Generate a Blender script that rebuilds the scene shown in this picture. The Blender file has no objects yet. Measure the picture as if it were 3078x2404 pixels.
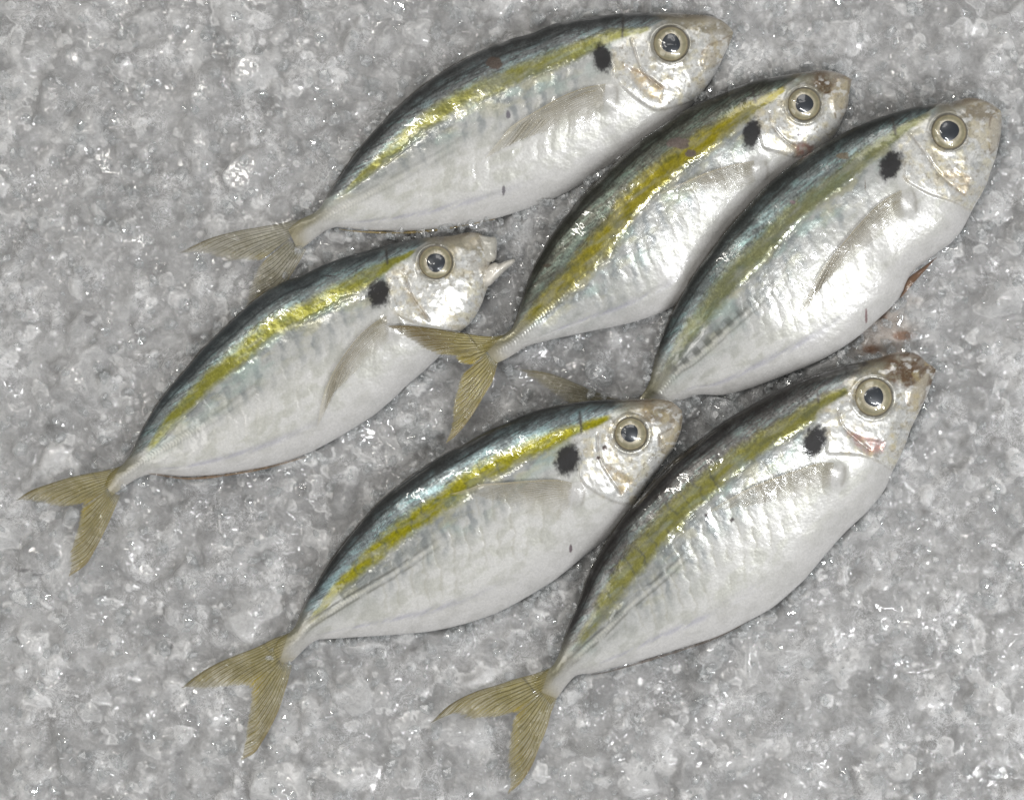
import bpy, math
import numpy as np

# ------------------------------------------------------------------ camera, light, exposure
SC = bpy.context.scene
COL = SC.collection
CAM_H = 0.60                     # camera height above the ice (m)
MPP = 1e-4                       # 1 traced pixel of the 3078 x 2404 photograph = 0.1 mm on the ice

cam_d = bpy.data.cameras.new('camera')
cam = bpy.data.objects.new('camera', cam_d); COL.objects.link(cam)
cam.location = (0, 0, CAM_H)
cam_d.sensor_fit = 'HORIZONTAL'; cam_d.sensor_width = 36.0
cam_d.lens = 36.0 * CAM_H / (3078 * MPP)
cam_d.clip_start = 0.01; cam_d.clip_end = 50
SC.camera = cam

world = bpy.data.worlds.new('World'); SC.world = world; world.use_nodes = True
wbg = world.node_tree.nodes['Background']
wbg.inputs[0].default_value = (0.95, 0.97, 1.0, 1); wbg.inputs[1].default_value = 0.20

def tube_lamp(name, loc, length, width, power, col=(1, 0.98, 0.95), rot=0.0):
    d = bpy.data.lights.new(name, 'AREA'); d.shape = 'RECTANGLE'
    d.size = width; d.size_y = length; d.energy = power; d.color = col
    o = bpy.data.objects.new(name, d); COL.objects.link(o)
    o.location = loc
    from mathutils import Vector
    q = (Vector((0, 0, 0)) - Vector(loc)).to_track_quat('-Z', 'Y')
    o.rotation_euler = q.to_euler()
    o.rotation_euler.rotate_axis('Z', rot)
    return o
tube_lamp('tube_lamp', (0.62, -0.45, 0.95), 0.80, 0.045, 10.5, (0.97, 0.985, 1.0), 0.15)
tube_lamp('tube_lamp', (-0.50, 0.38, 1.30), 0.80, 0.045, 5.2, (1, 0.965, 0.90), 0.1)
tube_lamp('fill_panel', (0.35, 1.25, 1.45), 0.9, 0.9, 9.0, (1, 0.975, 0.94), 0.2)  # broad soft panel out of view, added for diffuse fill and sheen
tube_lamp('fill_panel', (-0.95, -0.75, 1.45), 0.8, 0.8, 6.0, (1, 0.975, 0.94), 0.2)  # second added fill panel, weaker, from the opposite side

SC.view_settings.view_transform = 'Standard'; SC.view_settings.look = 'None'
SC.view_settings.exposure = 0.10; SC.view_settings.gamma = 1.0
SC.view_settings.use_curve_mapping = False
SC.render.engine = 'CYCLES'
SC.cycles.use_denoising = True
SC.cycles.max_bounces = 8
SC.cycles.transparent_max_bounces = 16
SC.cycles.caustics_reflective = False
SC.cycles.caustics_refractive = False

rng = np.random.default_rng(7)

# ------------------------------------------------------------------ numeric helpers
def lattice_noise(x, y, seed=0):
    xi = np.floor(x).astype(np.int64); yi = np.floor(y).astype(np.int64)
    fx = x - xi; fy = y - yi
    fx = fx * fx * (3 - 2 * fx); fy = fy * fy * (3 - 2 * fy)
    def h(a, b):
        n = (a * 374761393 + b * 668265263 + seed * 1442695041) & 0xffffffff
        n = ((n ^ (n >> 13)) * 1274126177) & 0xffffffff
        n = ((n ^ (n >> 16)) * 2246822519) & 0xffffffff
        return ((n ^ (n >> 15)) & 0xffffff) / float(0xffffff)
    a = h(xi, yi); b = h(xi + 1, yi); c = h(xi, yi + 1); d = h(xi + 1, yi + 1)
    return (a * (1 - fx) + b * fx) * (1 - fy) + (c * (1 - fx) + d * fx) * fy

def fbm(x, y, seed=0, octs=4, gain=0.5):
    s = 0; a = 1; t = 0
    for o in range(octs):
        s = s + a * lattice_noise(x * 2 ** o + 17.3 * o, y * 2 ** o - 9.1 * o, seed + o * 31)
        t += a; a *= gain
    return s / t

def smooth(e0, e1, x):
    t = np.clip((x - e0) / (e1 - e0 + 1e-12), 0, 1)
    return t * t * (3 - 2 * t)

def pchip(xk, yk, x):
    xk = np.asarray(xk, float); yk = np.asarray(yk, float)
    h = np.diff(xk); d = np.diff(yk) / h
    m = np.zeros_like(yk); m[0] = d[0]; m[-1] = d[-1]
    for i in range(1, len(xk) - 1):
        if d[i - 1] * d[i] > 0:
            w1 = 2 * h[i] + h[i - 1]; w2 = h[i] + 2 * h[i - 1]
            m[i] = (w1 + w2) / (w1 / d[i - 1] + w2 / d[i])
    x = np.clip(x, xk[0], xk[-1])
    i = np.clip(np.searchsorted(xk, x) - 1, 0, len(h) - 1)
    t = (x - xk[i]) / h[i]
    return ((2*t**3 - 3*t**2 + 1) * yk[i] + (t**3 - 2*t**2 + t) * h[i] * m[i]
            + (-2*t**3 + 3*t**2) * yk[i+1] + (t**3 - t**2) * h[i] * m[i+1])

def poly_dist(P, line):
    """distance of points P (n,2) to a polyline, and the side (+ left)"""
    best = np.full(len(P), 1e9); side = np.zeros(len(P)); par = np.zeros(len(P))
    line = np.asarray(line, float)
    seg = np.linalg.norm(np.diff(line, axis=0), axis=1); tot = seg.sum(); acc = 0
    for a, b, L in zip(line[:-1], line[1:], seg):
        ab = b - a; ap = P - a
        t = np.clip((ap @ ab) / (L * L), 0, 1)
        q = ap - t[:, None] * ab
        dd = np.hypot(q[:, 0], q[:, 1])
        k = dd < best
        best[k] = dd[k]; side[k] = np.sign(ab[0] * ap[k, 1] - ab[1] * ap[k, 0]); par[k] = (acc + t[k] * L) / tot
        acc += L
    return best, side, par

def in_poly(P, poly):
    poly = np.asarray(poly, float); x, y = P[:, 0], P[:, 1]
    r = np.zeros(len(P), bool); j = len(poly) - 1
    for i in range(len(poly)):
        xi, yi = poly[i]; xj, yj = poly[j]
        c = ((yi > y) != (yj > y)) & (x < (xj - xi) * (y - yi) / (yj - yi + 1e-12) + xi)
        r ^= c; j = i
    return r

def poly_soft(P, poly, soft):
    poly = np.asarray(poly, float)
    d, _, _ = poly_dist(P, np.vstack([poly, poly[:1]]))
    sd = np.where(in_poly(P, poly), d, -d)
    return smooth(-soft, soft, sd)

def resample(line, n, power=1.0):
    line = np.asarray(line, float)
    # Catmull-Rom densify, then equal arc length
    P = np.vstack([2 * line[0] - line[1], line, 2 * line[-1] - line[-2]])
    out = []
    for i in range(1, len(P) - 2):
        t = np.linspace(0, 1, 12, endpoint=False)[:, None]
        p0, p1, p2, p3 = P[i-1], P[i], P[i+1], P[i+2]
        out.append(0.5 * ((2*p1) + (-p0+p2)*t + (2*p0-5*p1+4*p2-p3)*t**2 + (-p0+3*p1-3*p2+p3)*t**3))
    Q = np.vstack(out + [line[-1:]])
    a = np.concatenate([[0], np.cumsum(np.linalg.norm(np.diff(Q, axis=0), axis=1))])
    u = np.linspace(0, 1, n) ** power * a[-1]
    return np.stack([np.interp(u, a, Q[:, 0]), np.interp(u, a, Q[:, 1])], 1)

def to_world(P, z):
    """traced photograph pixels standing at height z -> metres"""
    k = (CAM_H - z) / CAM_H
    return np.stack([(P[:, 0] - 1539) * MPP * k, (1202 - P[:, 1]) * MPP * k, z + np.zeros(len(P))], 1)

def mesh_from(name, V, F, attrs=None, smooth_shade=True):
    """V (n,3); F (m,3|4) int array; attrs {name: (n,4)}"""
    V = np.asarray(V, np.float32); F = np.asarray(F, np.int32)
    m = bpy.data.meshes.new(name)
    m.vertices.add(len(V)); m.vertices.foreach_set('co', V.ravel())
    k = F.shape[1]
    m.loops.add(F.size); m.loops.foreach_set('vertex_index', F.ravel())
    m.polygons.add(len(F))
    m.polygons.foreach_set('loop_start', np.arange(0, F.size, k, dtype=np.int32))
    m.polygons.foreach_set('loop_total', np.full(len(F), k, np.int32))
    m.polygons.foreach_set('use_smooth', np.full(len(F), smooth_shade, bool))
    m.update(calc_edges=True)
    for an, av in (attrs or {}).items():
        a = m.color_attributes.new(an, 'FLOAT_COLOR', 'POINT')
        a.data.foreach_set('color', np.asarray(av, np.float32).ravel())
    return m

def grid_faces(nu, nv, wrap_v=False):
    i = np.arange(nu - 1)[:, None]; j = np.arange(nv if wrap_v else nv - 1)[None, :]
    j2 = (j + 1) % nv
    return np.stack([i*nv + j, (i+1)*nv + j, (i+1)*nv + j2, i*nv + j2], -1).reshape(-1, 4)

def link(name, me, mat, parent=None, **props):
    o = bpy.data.objects.new(name, me); COL.objects.link(o)
    if mat: me.materials.append(mat)
    if parent: o.parent = parent
    for k, v in props.items(): o[k] = v
    return o

# ------------------------------------------------------------------ materials
class NT:
    def __init__(self, name):
        self.m = bpy.data.materials.new(name); self.m.use_nodes = True
        self.t = self.m.node_tree; self.n = self.t.nodes; self.l = self.t.links
        self.b = self.n['Principled BSDF']; self.out = self.n['Material Output']
    def node(self, ty, **kw):
        x = self.n.new(ty)
        for k, v in kw.items():
            if k.startswith('_'): setattr(x, k[1:], v)
            else: x.inputs[k.replace('__', ' ')].default_value = v
        return x
    def link(self, a, b): self.l.new(a, b)
    def math(self, op, a, b, c=None):
        x = self.n.new('ShaderNodeMath'); x.operation = op
        for i, v in enumerate((a, b, c)):
            if v is None: continue
            if isinstance(v, (int, float)): x.inputs[i].default_value = v
            else: self.link(v, x.inputs[i])
        return x.outputs[0]
    def mix(self, fac, a, b, blend='MIX'):
        x = self.n.new('ShaderNodeMix'); x.data_type = 'RGBA'; x.blend_type = blend
        for i, v in ((0, fac), (6, a), (7, b)):
            if isinstance(v, (int, float)): x.inputs[i].default_value = v
            elif isinstance(v, tuple): x.inputs[i].default_value = v
            else: self.link(v, x.inputs[i])
        return x.outputs[2]

def skin_material():
    N = NT('wet_fish_skin'); b = N.b
    a = N.node('ShaderNodeAttribute', _attribute_name='col')
    p = N.node('ShaderNodeAttribute', _attribute_name='prm')
    sep = N.node('ShaderNodeSeparateColor'); N.link(p.outputs['Color'], sep.inputs[0])
    tc = N.node('ShaderNodeTexCoord')
    n1 = N.node('ShaderNodeTexNoise', Scale=1500.0, Detail=3.0, Roughness=0.6); N.link(tc.outputs['Object'], n1.inputs['Vector'])
    n2 = N.node('ShaderNodeTexNoise', Scale=420.0, Detail=4.0, Roughness=0.65); N.link(tc.outputs['Object'], n2.inputs['Vector'])
    # fine scale mottling of the pigment
    f = N.math('MULTIPLY_ADD', n1.outputs[0], 2.2, -0.10)
    g = N.node('ShaderNodeCombineColor')
    for i in range(3): N.link(f, g.inputs[i])
    c = N.mix(p.outputs['Alpha'], a.outputs['Color'], g.outputs[0], 'MULTIPLY')
    N.link(c, b.inputs['Base Color'])
    N.link(sep.outputs[0], b.inputs['Metallic'])
    N.link(sep.outputs[1], b.inputs['Roughness'])
    b.inputs['IOR'].default_value = 1.4; b.inputs['Specular IOR Level'].default_value = 0.25
    # scale relief
    v = N.node('ShaderNodeTexVoronoi', Scale=1100.0); N.link(tc.outputs['Object'], v.inputs['Vector'])
    h = N.math('ADD', N.math('MULTIPLY', v.outputs['Distance'], 0.5), N.math('MULTIPLY', n2.outputs[0], 0.8))
    bp = N.node('ShaderNodeBump', Strength=0.35, Distance=0.00012); N.link(h, bp.inputs['Height'])
    N.link(bp.outputs[0], b.inputs['Normal'])
    # slime and melt water: a thin uneven clear coat
    n3 = N.node('ShaderNodeTexNoise', Scale=150.0, Detail=2.0, Roughness=0.5, Distortion=0.6); N.link(tc.outputs['Object'], n3.inputs['Vector'])
    n4 = N.node('ShaderNodeTexNoise', Scale=900.0, Detail=2.0); N.link(tc.outputs['Object'], n4.inputs['Vector'])
    hc = N.math('ADD', n3.outputs[0], N.math('MULTIPLY', n4.outputs[0], 0.07))
    bc = N.node('ShaderNodeBump', Strength=0.5, Distance=0.0007); N.link(hc, bc.inputs['Height'])
    N.link(bc.outputs[0], b.inputs['Coat Normal'])
    N.link(sep.outputs[2], b.inputs['Coat Weight'])
    b.inputs['Coat Roughness'].default_value = 0.035
    b.inputs['Coat IOR'].default_value = 1.45
    return N.m

def fin_material():
    N = NT('fin_membrane'); b = N.b
    a = N.node('ShaderNodeAttribute', _attribute_name='col')
    N.link(a.outputs['Color'], b.inputs['Base Color'])
    b.inputs['Roughness'].default_value = 0.28
    b.inputs['Coat Weight'].default_value = 0.4; b.inputs['Coat Roughness'].default_value = 0.10; b.inputs['Specular IOR Level'].default_value = 0.25
    tc = N.node('ShaderNodeTexCoord')
    n = N.node('ShaderNodeTexNoise', Scale=500.0, Detail=3.0); N.link(tc.outputs['Object'], n.inputs['Vector'])
    bp = N.node('ShaderNodeBump', Strength=0.35, Distance=0.0006); N.link(n.outputs[0], bp.inputs['Height'])
    N.link(bp.outputs[0], b.inputs['Normal']); N.link(bp.outputs[0], b.inputs['Coat Normal'])
    tr = N.node('ShaderNodeBsdfTransparent')
    mx = N.node('ShaderNodeMixShader')
    N.link(a.outputs['Alpha'], mx.inputs[0]); N.link(tr.outputs[0], mx.inputs[1]); N.link(b.outputs[0], mx.inputs[2])
    N.link(mx.outputs[0], N.out.inputs[0])
    return N.m

def eye_material():
    N = NT('eye_iris'); b = N.b
    a = N.node('ShaderNodeAttribute', _attribute_name='col')
    tc = N.node('ShaderNodeTexCoord')
    n = N.node('ShaderNodeTexNoise', Scale=900.0, Detail=4.0); N.link(tc.outputs['Object'], n.inputs['Vector'])
    f = N.math('MULTIPLY_ADD', n.outputs[0], 0.7, 0.65)
    g = N.node('ShaderNodeCombineColor')
    for i in range(3): N.link(f, g.inputs[i])
    N.link(N.mix(0.7, a.outputs['Color'], g.outputs[0], 'MULTIPLY'), b.inputs['Base Color'])
    b.inputs['Roughness'].default_value = 0.35; b.inputs['Metallic'].default_value = 0.15
    b.inputs['Coat Weight'].default_value = 1.0; b.inputs['Coat Roughness'].default_value = 0.02
    n3 = N.node('ShaderNodeTexNoise', Scale=330.0, Detail=1.5, Distortion=0.5); N.link(tc.outputs['Object'], n3.inputs['Vector'])
    bc = N.node('ShaderNodeBump', Strength=0.45, Distance=0.0009); N.link(n3.outputs[0], bc.inputs['Height'])
    N.link(bc.outputs[0], b.inputs['Coat Normal'])
    return N.m

def ice_bed_material(name, layered):
    N = NT(name); b = N.b
    a = N.node('ShaderNodeAttribute', _attribute_name='col')
    tc = N.node('ShaderNodeTexCoord')
    n1 = N.node('ShaderNodeTexNoise', Scale=520.0, Detail=6.0, Roughness=0.75, Distortion=1.4); N.link(tc.outputs['Object'], n1.inputs['Vector'])
    n2 = N.node('ShaderNodeTexNoise', Scale=160.0, Detail=5.0, Roughness=0.7, Distortion=2.2); N.link(tc.outputs['Object'], n2.inputs['Vector'])
    # wisps: thin pale fracture lines where the warped noise crosses its middle
    w = N.math('SUBTRACT', 1.0, N.math('MULTIPLY', N.math('ABSOLUTE', N.math('SUBTRACT', n2.outputs[0], 0.5), 0.0), 26.0))
    w = N.math('MAXIMUM', w, 0.0)
    w2 = N.math('SUBTRACT', 1.0, N.math('MULTIPLY', N.math('ABSOLUTE', N.math('SUBTRACT', n1.outputs[0], 0.5), 0.0), 18.0))
    w2 = N.math('MAXIMUM', w2, 0.0)
    wz = N.math('MULTIPLY', N.math('ADD', N.math('MULTIPLY', w, 0.16), N.math('MULTIPLY', w2, 0.10)), a.outputs['Alpha'])
    f = N.math('MULTIPLY_ADD', n1.outputs[0], 2.0, 0.0)
    g = N.node('ShaderNodeCombineColor')
    for i in range(3): N.link(f, g.inputs[i])
    c = N.mix(0.6, a.outputs['Color'], g.outputs[0], 'MULTIPLY')
    c = N.mix(wz, c, (0.85, 0.86, 0.88, 1))
    n5 = N.node('ShaderNodeTexNoise', Scale=1500.0, Detail=2.0, Roughness=0.6, Distortion=0.8); N.link(tc.outputs['Object'], n5.inputs['Vector'])
    fs = N.math('MULTIPLY', N.math('MINIMUM', N.math('MAXIMUM', N.math('MULTIPLY_ADD', n5.outputs[0], 9.0, -5.5), 0.0), 1.0), a.outputs['Alpha'])
    c = N.mix(N.math('MULTIPLY', fs, 0.55), c, (0.88, 0.89, 0.90, 1))
    N.link(c, b.inputs['Base Color'])
    b.inputs['Roughness'].default_value = 0.5
    b.inputs['Specular IOR Level'].default_value = 0.0
    b.inputs['Subsurface Weight'].default_value = 0.4
    b.inputs['Subsurface Radius'].default_value = (1.0, 1.0, 1.0)
    b.inputs['Subsurface Scale'].default_value = 0.0009
    # light that enters the ice is scattered: the body of it shades softly, only the wet skin is crisp
    ge = N.node('ShaderNodeNewGeometry')
    vm = N.node('ShaderNodeVectorMath', _operation='MULTIPLY_ADD')
    N.link(ge.outputs['Normal'], vm.inputs[0]); vm.inputs[1].default_value = (0.65, 0.65, 0.65); vm.inputs[2].default_value = (0, 0, 0.35)
    vn = N.node('ShaderNodeVectorMath', _operation='NORMALIZE'); N.link(vm.outputs[0], vn.inputs[0])
    N.link(vn.outputs[0], b.inputs['Normal'])
    n3 = N.node('ShaderNodeTexNoise', Scale=210.0, Detail=1.6, Roughness=0.45, Distortion=0.7); N.link(tc.outputs['Object'], n3.inputs['Vector'])
    n6 = N.node('ShaderNodeTexNoise', Scale=42.0, Detail=3.0, Roughness=0.6, Distortion=0.8); N.link(tc.outputs['Object'], n6.inputs['Vector'])
    n7 = N.node('ShaderNodeTexNoise', Scale=640.0, Detail=1.0, Distortion=0.5); N.link(tc.outputs['Object'], n7.inputs['Vector'])
    h7 = N.math('MULTIPLY_ADD', n7.outputs[0], 0.22, n3.outputs[0])
    k6 = N.math('MINIMUM', N.math('MAXIMUM', N.math('MULTIPLY_ADD', n6.outputs[0], 3.8, -1.55), 0.08), 0.85)
    bp = N.node('ShaderNodeBump', Distance=0.0020); N.link(h7, bp.inputs['Height']); N.link(k6, bp.inputs['Strength'])
    N.link(bp.outputs[0], b.inputs['Coat Normal'])
    b.inputs['Coat Weight'].default_value = 1.0
    b.inputs['Coat Roughness'].default_value = 0.02
    if layered:
        pa = N.node('ShaderNodeAttribute', _attribute_name='prm')
        sp_ = N.node('ShaderNodeSeparateColor'); N.link(pa.outputs['Color'], sp_.inputs[0])
        al = N.math('MINIMUM', N.math('ADD', sp_.outputs[0], N.math('MULTIPLY', wz, 1.5)), 1.0)
        N.link(al, b.inputs['Alpha'])
    b.inputs['Coat IOR'].default_value = 1.55
    return N.m

def clear_ice_material():
    N = NT('clear_ice')
    tc = N.node('ShaderNodeTexCoord')
    tr = N.node('ShaderNodeBsdfTransparent'); tr.inputs[0].default_value = (0.96, 0.97, 0.97, 1)
    gs = N.node('ShaderNodeBsdfGlossy', Roughness=0.03)
    df = N.node('ShaderNodeBsdfDiffuse'); df.inputs[0].default_value = (0.60, 0.605, 0.61, 1)
    n1 = N.node('ShaderNodeTexNoise', Scale=420.0, Detail=5.0, Roughness=0.7, Distortion=1.5); N.link(tc.outputs['Object'], n1.inputs['Vector'])
    r = N.math('MAXIMUM', N.math('MULTIPLY_ADD', n1.outputs[0], 2.2, -0.90), 0.04)
    n3 = N.node('ShaderNodeTexNoise', Scale=300.0, Detail=1.0); N.link(tc.outputs['Object'], n3.inputs['Vector'])
    bp = N.node('ShaderNodeBump', Strength=0.4, Distance=0.0008); N.link(n3.outputs[0], bp.inputs['Height'])
    N.link(bp.outputs[0], gs.inputs['Normal'])
    m2 = N.node('ShaderNodeMixShader'); N.link(r, m2.inputs[0]); N.link(tr.outputs[0], m2.inputs[1]); N.link(df.outputs[0], m2.inputs[2])
    m1 = N.node('ShaderNodeMixShader'); m1.inputs[0].default_value = 0.06
    N.link(m2.outputs[0], m1.inputs[1]); N.link(gs.outputs[0], m1.inputs[2])
    N.link(m1.outputs[0], N.out.inputs[0])
    return N.m

M_SKIN = skin_material(); M_FIN = fin_material(); M_EYE = eye_material()
M_ICE = ice_bed_material('crushed_ice', True); M_DEEP = ice_bed_material('deep_ice', False); M_CLEAR = clear_ice_material()

# ------------------------------------------------------------------ the traced fish
def Z(ox, oy, k, pts):
    """points read in an enlarged crop (offset ox, oy; enlargement k) -> photograph pixels; a third value is a width"""
    return [(ox + p[0] / k, oy + p[1] / k) + tuple(w / k for w in p[2:]) for p in pts]

K = 2.73
Z1 = (500, 0, 1.2133); Z2 = (1150, 150, 1.4213); Z3 = (1500, 250, 1.384)
Z4 = (0, 650, 1.365); Z5 = (500, 1100, 1.3236); Z6 = (1250, 1000, 1.2152)
AH = (1500, 0, K); AT = (500, 400, K); BH = (1900, 150, K); BT = (1150, 800, K)
CH = (2300, 250, 2.807); CB = (2100, 700, K); DH = (900, 650, K); DT = (0, 1250, K)
EH = (1450, 1150, K); ET = (500, 1750, K); FH = (2100, 1000, K); FT = (1200, 1779, K)
def T(z, *pts): return Z(*z, pts)
def T1(z, *p): return Z(*z, [p])[0]

FISH = []
FISH.append(dict(
  label='uppermost fish, silver with olive stripe and small round brown scar on its back',
  dorsal=T(AT,(1000,790),(1050,745),(1110,703),(1180,672),(1245,625),(1300,545),(1350,470),(1420,365),(1500,245),(1560,160),(1620,90))
    + T(Z1,(800,435),(880,360),(960,297),(1060,232),(1150,185),(1250,145),(1350,115))
    + T(AH,(200,280),(400,215),(600,165),(800,135),(1000,112),(1200,103),(1400,104),(1550,118),(1700,128),(1790,150),(1850,185),(1890,220),(1912,250),(1920,272)),
  ventral=T(AH,(1905,330),(1880,390),(1845,460),(1800,560),(1760,630),(1690,730),(1600,845),(1500,950),(1350,1080),(1150,1225),(950,1345),(800,1430),(650,1530),(500,1610),(300,1690))
    + T(Z1,(1300,768),(1200,798),(1100,820),(1000,834),(900,842),(800,842),(700,837))
    + T(AT,(1450,778),(1380,775),(1310,800),(1240,850),(1180,897),(1120,940),(1080,965)),
  eye=T1(AH,1410,362,148), pupil=T1(AH,1410,357,74), spot=T1(AH,845,480,76,106), spot_rot=10,
  stripe=T(AH,(1240,235,30),(1050,270,75),(930,295,100),(800,345,115),(600,435,125),(400,510,140),(200,590,145),(0,680,150))
    + T(Z1,(1100,350,62),(950,440,60),(880,500,50),(800,570,40),(720,640,30),(660,695,16)),
  opercle=T(AH,(900,330),(915,420),(940,560),(935,620),(1000,700),(1100,790),(1230,880),(1330,905),(1500,860)),
  preop=T(AH,(1085,330),(1110,420),(1150,530),(1210,620),(1330,720)),
  gap=T(AH,(1030,545),(1150,590),(1250,660),(1340,720),(1330,835),(1230,800),(1130,690)), gap_col=(0.52,0.40,0.22), gap_edge=(0.26,0.13,0.03),
  maxilla=T(AH,(1905,285),(1865,410),(1790,530),(1690,590),(1652,520),(1668,430),(1720,375),(1830,330)),
  pect_lead=T(AH,(875,690),(700,722),(500,800),(300,915),(100,1040))+T(Z1,(1205,525),(1160,580)),
  pect_trail=T(Z1,(1160,580),(1240,540),(1340,500),(1450,480),(1540,450)), pect_base=T1(AH,860,900),
  nape=T(AH,(1020,150),(1012,300)),
  tail_up=T(AT,(1110,703),(950,740),(800,765),(600,800),(400,850),(250,910),(100,985)),
  tail_up_tr=T(AT,(100,985),(300,1005),(420,1040),(500,1060),(640,1050),(760,1048),(800,1020)),
  tail_lo=T(AT,(1150,955),(1100,1040),(1040,1140),(960,1260),(860,1360),(620,1490)),
  tail_lo_tr=T(AT,(620,1490),(650,1380),(670,1290),(700,1200),(740,1120),(790,1060)),
  tail_root=T1(AT,1000,880), z=0.0045, tilt=0.10, tail_z=0.0045, tail_alpha=0.62,
  back=(0.155,0.175,0.195), back_top=(0.060,0.062,0.060), stripe_col=(0.36,0.32,0.045), snout=(0.36,0.31,0.22), snout_amt=0.35, vivid=0.75,
  anal=T(Z1,(1200,800),(1000,838),(850,850),(700,845),(630,836)), anal_w=6, anal_col=(0.34,0.25,0.09),
  dorsal_rng=(0.06,0.60), scars=[(T1(Z1,1195,232,26,22),(0.11,0.085,0.07)),(T1(Z1,1246,420,8,16),(0.13,0.12,0.14)),(T1(Z1,1230,695,6,18),(0.15,0.14,0.15))]))
FISH.append(dict(
  label='fish with bright golden stripe and torn brown patch on its dark back, upper middle', ribs=0.45,
  dorsal=T(BT,(840,640),(900,603),(950,577),(1000,560),(1050,520),(1090,440),(1120,350),(1150,260),(1170,190),(1210,90),(1250,0))
    + T(Z2,(680,870),(720,800),(780,720),(850,630),(930,550),(1010,468))
    + T(BH,(0,800),(100,720),(250,618),(400,515),(480,470),(650,400),(800,330),(1000,255),(1200,215),(1400,185),(1550,165),(1650,175),(1740,205),(1797,240)),
  ventral=T(BH,(1787,330),(1765,480),(1725,570),(1690,650),(1640,730),(1550,830),(1420,940),(1250,1050),(1080,1210),(920,1380),(780,1540))
    + T(Z2,(1410,895),(1350,990),(1285,1070),(1200,1118),(1100,1155),(1000,1180),(900,1200))
    + T(BT,(1540,570),(1400,600),(1300,625),(1220,645),(1150,675),(1080,722),(1010,762),(930,800)),
  eye=T1(BH,1412,447,138), pupil=T1(BH,1413,441,71), spot=T1(BH,978,690,68,118), spot_rot=-14,
  stripe=T(BH,(1260,315,40),(1150,385,70),(1020,455,85),(900,530,130),(750,645,150),(600,745,160),(450,850,165),(300,960,170),(150,1100,180),(0,1240,185))
    + T(Z2,(1000,745,98),(900,875,98),(820,960,92),(750,1030,80),(700,1075,66),(650,1125,48)) + T(BT,(1150,480,55),(1050,575,38),(960,640,25)),
  opercle=T(BH,(1010,540),(1030,640),(1060,740),(1085,805),(1200,840),(1330,880),(1450,860)),
  preop=T(BH,(1130,520),(1150,620),(1230,720),(1330,800)),
  gap=T(BH,(1330,780),(1400,770),(1480,800),(1440,860),(1350,880)), gap_col=(0.30,0.13,0.10), gap_edge=(0.20,0.07,0.05),
  maxilla=T(BH,(1780,240),(1775,420),(1740,540),(1690,590),(1640,470),(1640,330),(1700,230)),
  pect_lead=T(BH,(1000,910),(930,925),(800,950),(600,1012),(400,1100),(170,1200)),
  pect_trail=T(BH,(170,1200),(350,1190),(520,1195),(700,1200),(850,1170)), pect_base=T1(BH,1015,1080),
  nape=T(BH,(985,330),(1015,430)),
  tail_up=T(BT,(1000,560),(900,575),(800,570),(700,555),(550,533),(400,508),(200,488),(40,488)),
  tail_up_tr=T(BT,(40,488),(100,540),(180,595),(250,640),(350,692),(450,728),(580,740),(620,800),(740,815)),
  tail_lo=T(BT,(945,795),(900,950),(830,1065),(760,1185),(680,1300),(600,1390),(520,1455)),
  tail_lo_tr=T(BT,(520,1455),(555,1300),(565,1180),(585,1080),(620,960),(660,880),(745,830)),
  tail_root=T1(BT,850,710), z=0.0075, tilt=0.16, tail_z=0.0085, tail_alpha=0.92, tail_tip=0.85, tail_up_z=0.0165,
  back=(0.105,0.115,0.105), back_top=(0.038,0.038,0.030), stripe_col=(0.46,0.36,0.03), snout=(0.12,0.075,0.04), snout_amt=0.9, vivid=1.0,
  dorsal_rng=(0.06,0.60), scars=[(T1(BH,380,765,95,48),(0.12,0.095,0.085)),(T1(BH,480,850,45,30),(0.12,0.095,0.085)),(T1(Z2,705,922,20,8),(0.05,0.04,0.03)),(T1(BH,1370,695,16,16),(0.08,0.07,0.08))]))
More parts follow.
